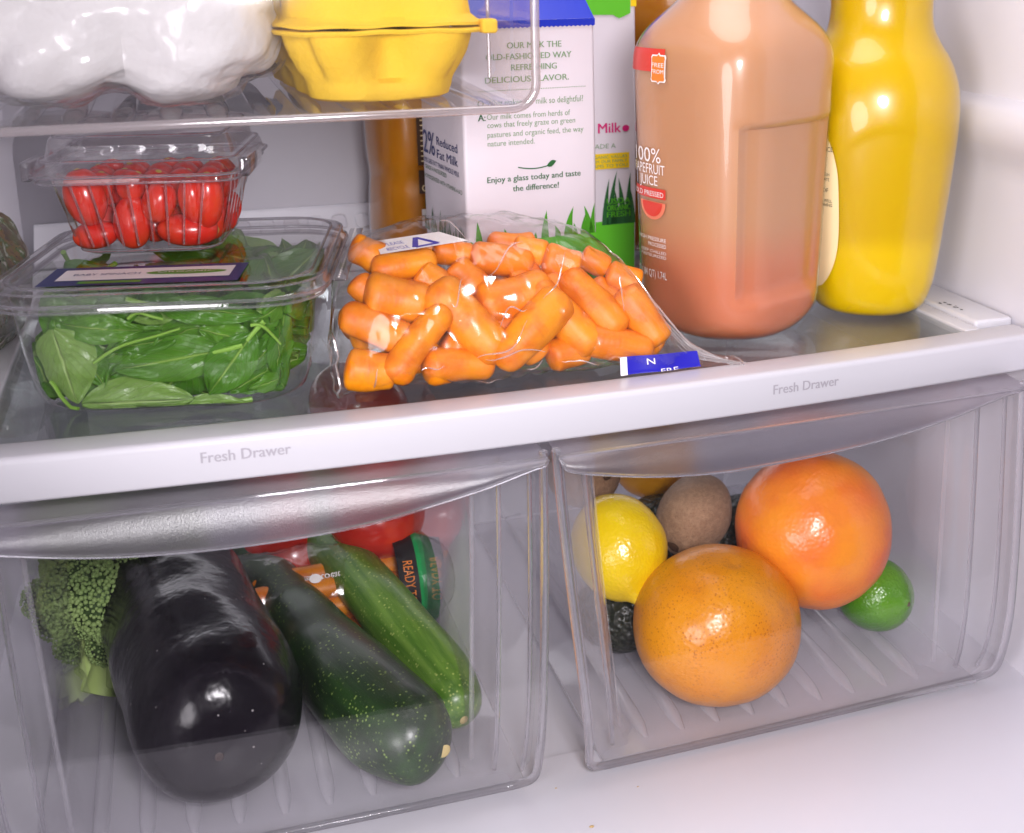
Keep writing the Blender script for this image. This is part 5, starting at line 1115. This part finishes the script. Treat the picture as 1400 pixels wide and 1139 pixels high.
# ------------------------------------------------------------------ right drawer: fruit
def fruit(name, mat, c, rx, ry, rz_, label, cat, rot=(0, 0, 0), tip=0.0, neck=0.0, seed=0, lump=0.022, n=64, dimple=0.0, pear=0.0):
    mb = MB()
    def fn(u, v):
        th = 6.2832 * u; ph = math.pi * v; d = Vector((math.cos(th) * math.sin(ph), math.sin(th) * math.sin(ph), -math.cos(ph))); k = 1 + lump * noise.noise(d * 1.6 + Vector((seed, 3, 1))) + lump * 0.4 * noise.noise(d * 5 + Vector((seed, 0, 0)))
        z = d.z * rz_ * k; w = 1 - pear * sm(-0.2, 1, d.z)
        z += tip * math.exp(-(ph - math.pi) ** 2 / 0.045) - neck * math.exp(-ph ** 2 / 0.03) - dimple * math.exp(-(ph - math.pi) ** 2 / 0.012) * (1 if d.z > 0 else 0)
        return Vector((d.x * rx * k * w, d.y * ry * k * w, z))
    mb.grid(fn, n, n // 2 + 6, wrapu=True); o = mb.build(name, mat); o.location = c; o.rotation_euler = rot; return tag(o, label, cat)
def aim(o, d): o.rotation_mode = 'QUATERNION'; o.rotation_quaternion = Vector(d).normalized().to_track_quat('Z', 'Y')
def disc(parent, z, r, mat, name='stem_scar', h=0.0008):
    mb = MB(); mb.grid(lambda u, v: Vector((math.cos(6.283 * u) * r * math.sin(3.1416 * v) * (1 + 0.15 * math.sin(18.85 * u)), math.sin(6.283 * u) * r * math.sin(3.1416 * v), z - h * math.cos(3.1416 * v))), 18, 8, wrapu=True); return mb.build(name, mat, parent)
SCG = simple('green_stem_button', S(120, 130, 60), 0.7, bump=(500, .6, .001)); SCB = simple('brown_stem_button', S(84, 58, 40), 0.75, bump=(500, .8, .001))
def onfloor(px, py, rpx, z0):
    d = ray(px, py); t = (z0 - CAM.z) / (d.z - rpx / FPX); return CAM + d * t, rpx * t / FPX
c, r = onfloor(985, 865, 112, DF - 0.003); c.y += 0.014; c.z -= 0.002; c.x += 0.004; r *= 1.03
fruit('grapefruit', M['grapefruit_orange'], c, r * 1.03, r * 0.95, r * 0.95, 'orange skinned grapefruit sitting on the ribbed drawer base', 'grapefruit', (0.25, 0.1, 0.0), seed=1, dimple=0.0015)
gf = fruit('grapefruit', M['grapefruit_pink'], dep(1112, 723, 0.902), 0.0560, 0.0560, 0.0545, 'pinkish orange grapefruit resting above the lime', 'grapefruit', (0.9, -0.4, 0.2), seed=4, dimple=0.0012)
lm = fruit('lemon', M['lemon'], dep(846, 748, 0.885), 0.0335, 0.0335, 0.0385, 'bright yellow lemon resting against the drawer side wall', 'lemon', (0, 0, 0), tip=0.0090, neck=0.002, seed=7, lump=0.02)
aim(lm, R0 * 0.36 + R1 * 0.74 - R2 * 0.52); disc(lm, 0.0472, 0.0016, SCG, 'blossom_scar')
kw = fruit('kiwi', M['kiwi'], dep(949, 704, 0.935), 0.0265, 0.0275, 0.0350, 'brown kiwi between the lemon and the pinkish grapefruit', 'kiwi', (0, 0, 0), seed=9, lump=0.015, dimple=0.0012)
aim(kw, R0 * -0.46 + R1 * 0.54 - R2 * 0.66); disc(kw, 0.0338, 0.0052, SCB, h=0.0016)
k2 = fruit('kiwi', M['kiwi'], dep(797, 645, 0.955), 0.0270, 0.0270, 0.0320, 'brown kiwi tucked behind the lemon under the frosted pull', 'kiwi', (1.2, 0.9, 0), seed=12, lump=0.015); disc(k2, 0.0316, 0.0035, SCB)
mg = fruit('mango', M['mango'], dep(886, 637, 1.03), 0.0260, 0.0260, 0.0320, 'small yellow fruit with dark spots behind the kiwi', 'fruit', (1.4, 0.2, 0.3), seed=15, lump=0.02); disc(mg, 0.0315, 0.003, SCB)
c, r = onfloor(1196, 812, 51, DF - 0.002); li = fruit('lime', M['lime'], c, r * 0.97, r * 0.97, r * 1.08, 'green lime on the drawer base beneath the pinkish grapefruit', 'lime', (math.radians(70), math.radians(62), 0), tip=0.003, seed=18, lump=0.02); disc(li, r * 1.08 + 0.0022, 0.0018, SCB)
c, r = onfloor(852, 838, 58, DF - 0.002); av = fruit('avocado', M['avocado'], c, r * 0.95, r * 0.95, r * 1.30, 'dark pebbly avocado on the drawer base under the lemon', 'avocado', (math.radians(80), 0.3, 0.5), seed=20, lump=0.03, pear=0.25); disc(av, r * 1.30, 0.003, SCB)
a2 = fruit('avocado', M['avocado'], dep(905, 730, 1.0), 0.032, 0.032, 0.043, 'dark avocado behind the lemon and the kiwi', 'avocado', (1.3, 0.2, 1.3), seed=22, lump=0.03, pear=0.2); disc(a2, 0.0428, 0.003, SCB)
a3 = fruit('avocado', M['avocado'], dep(1000, 735, 1.01), 0.032, 0.032, 0.043, 'dark avocado between the kiwi and the pinkish grapefruit', 'avocado', (0.4, 0.6, 0.3), seed=25, lump=0.03, pear=0.2); disc(a3, 0.0428, 0.003, SCB)
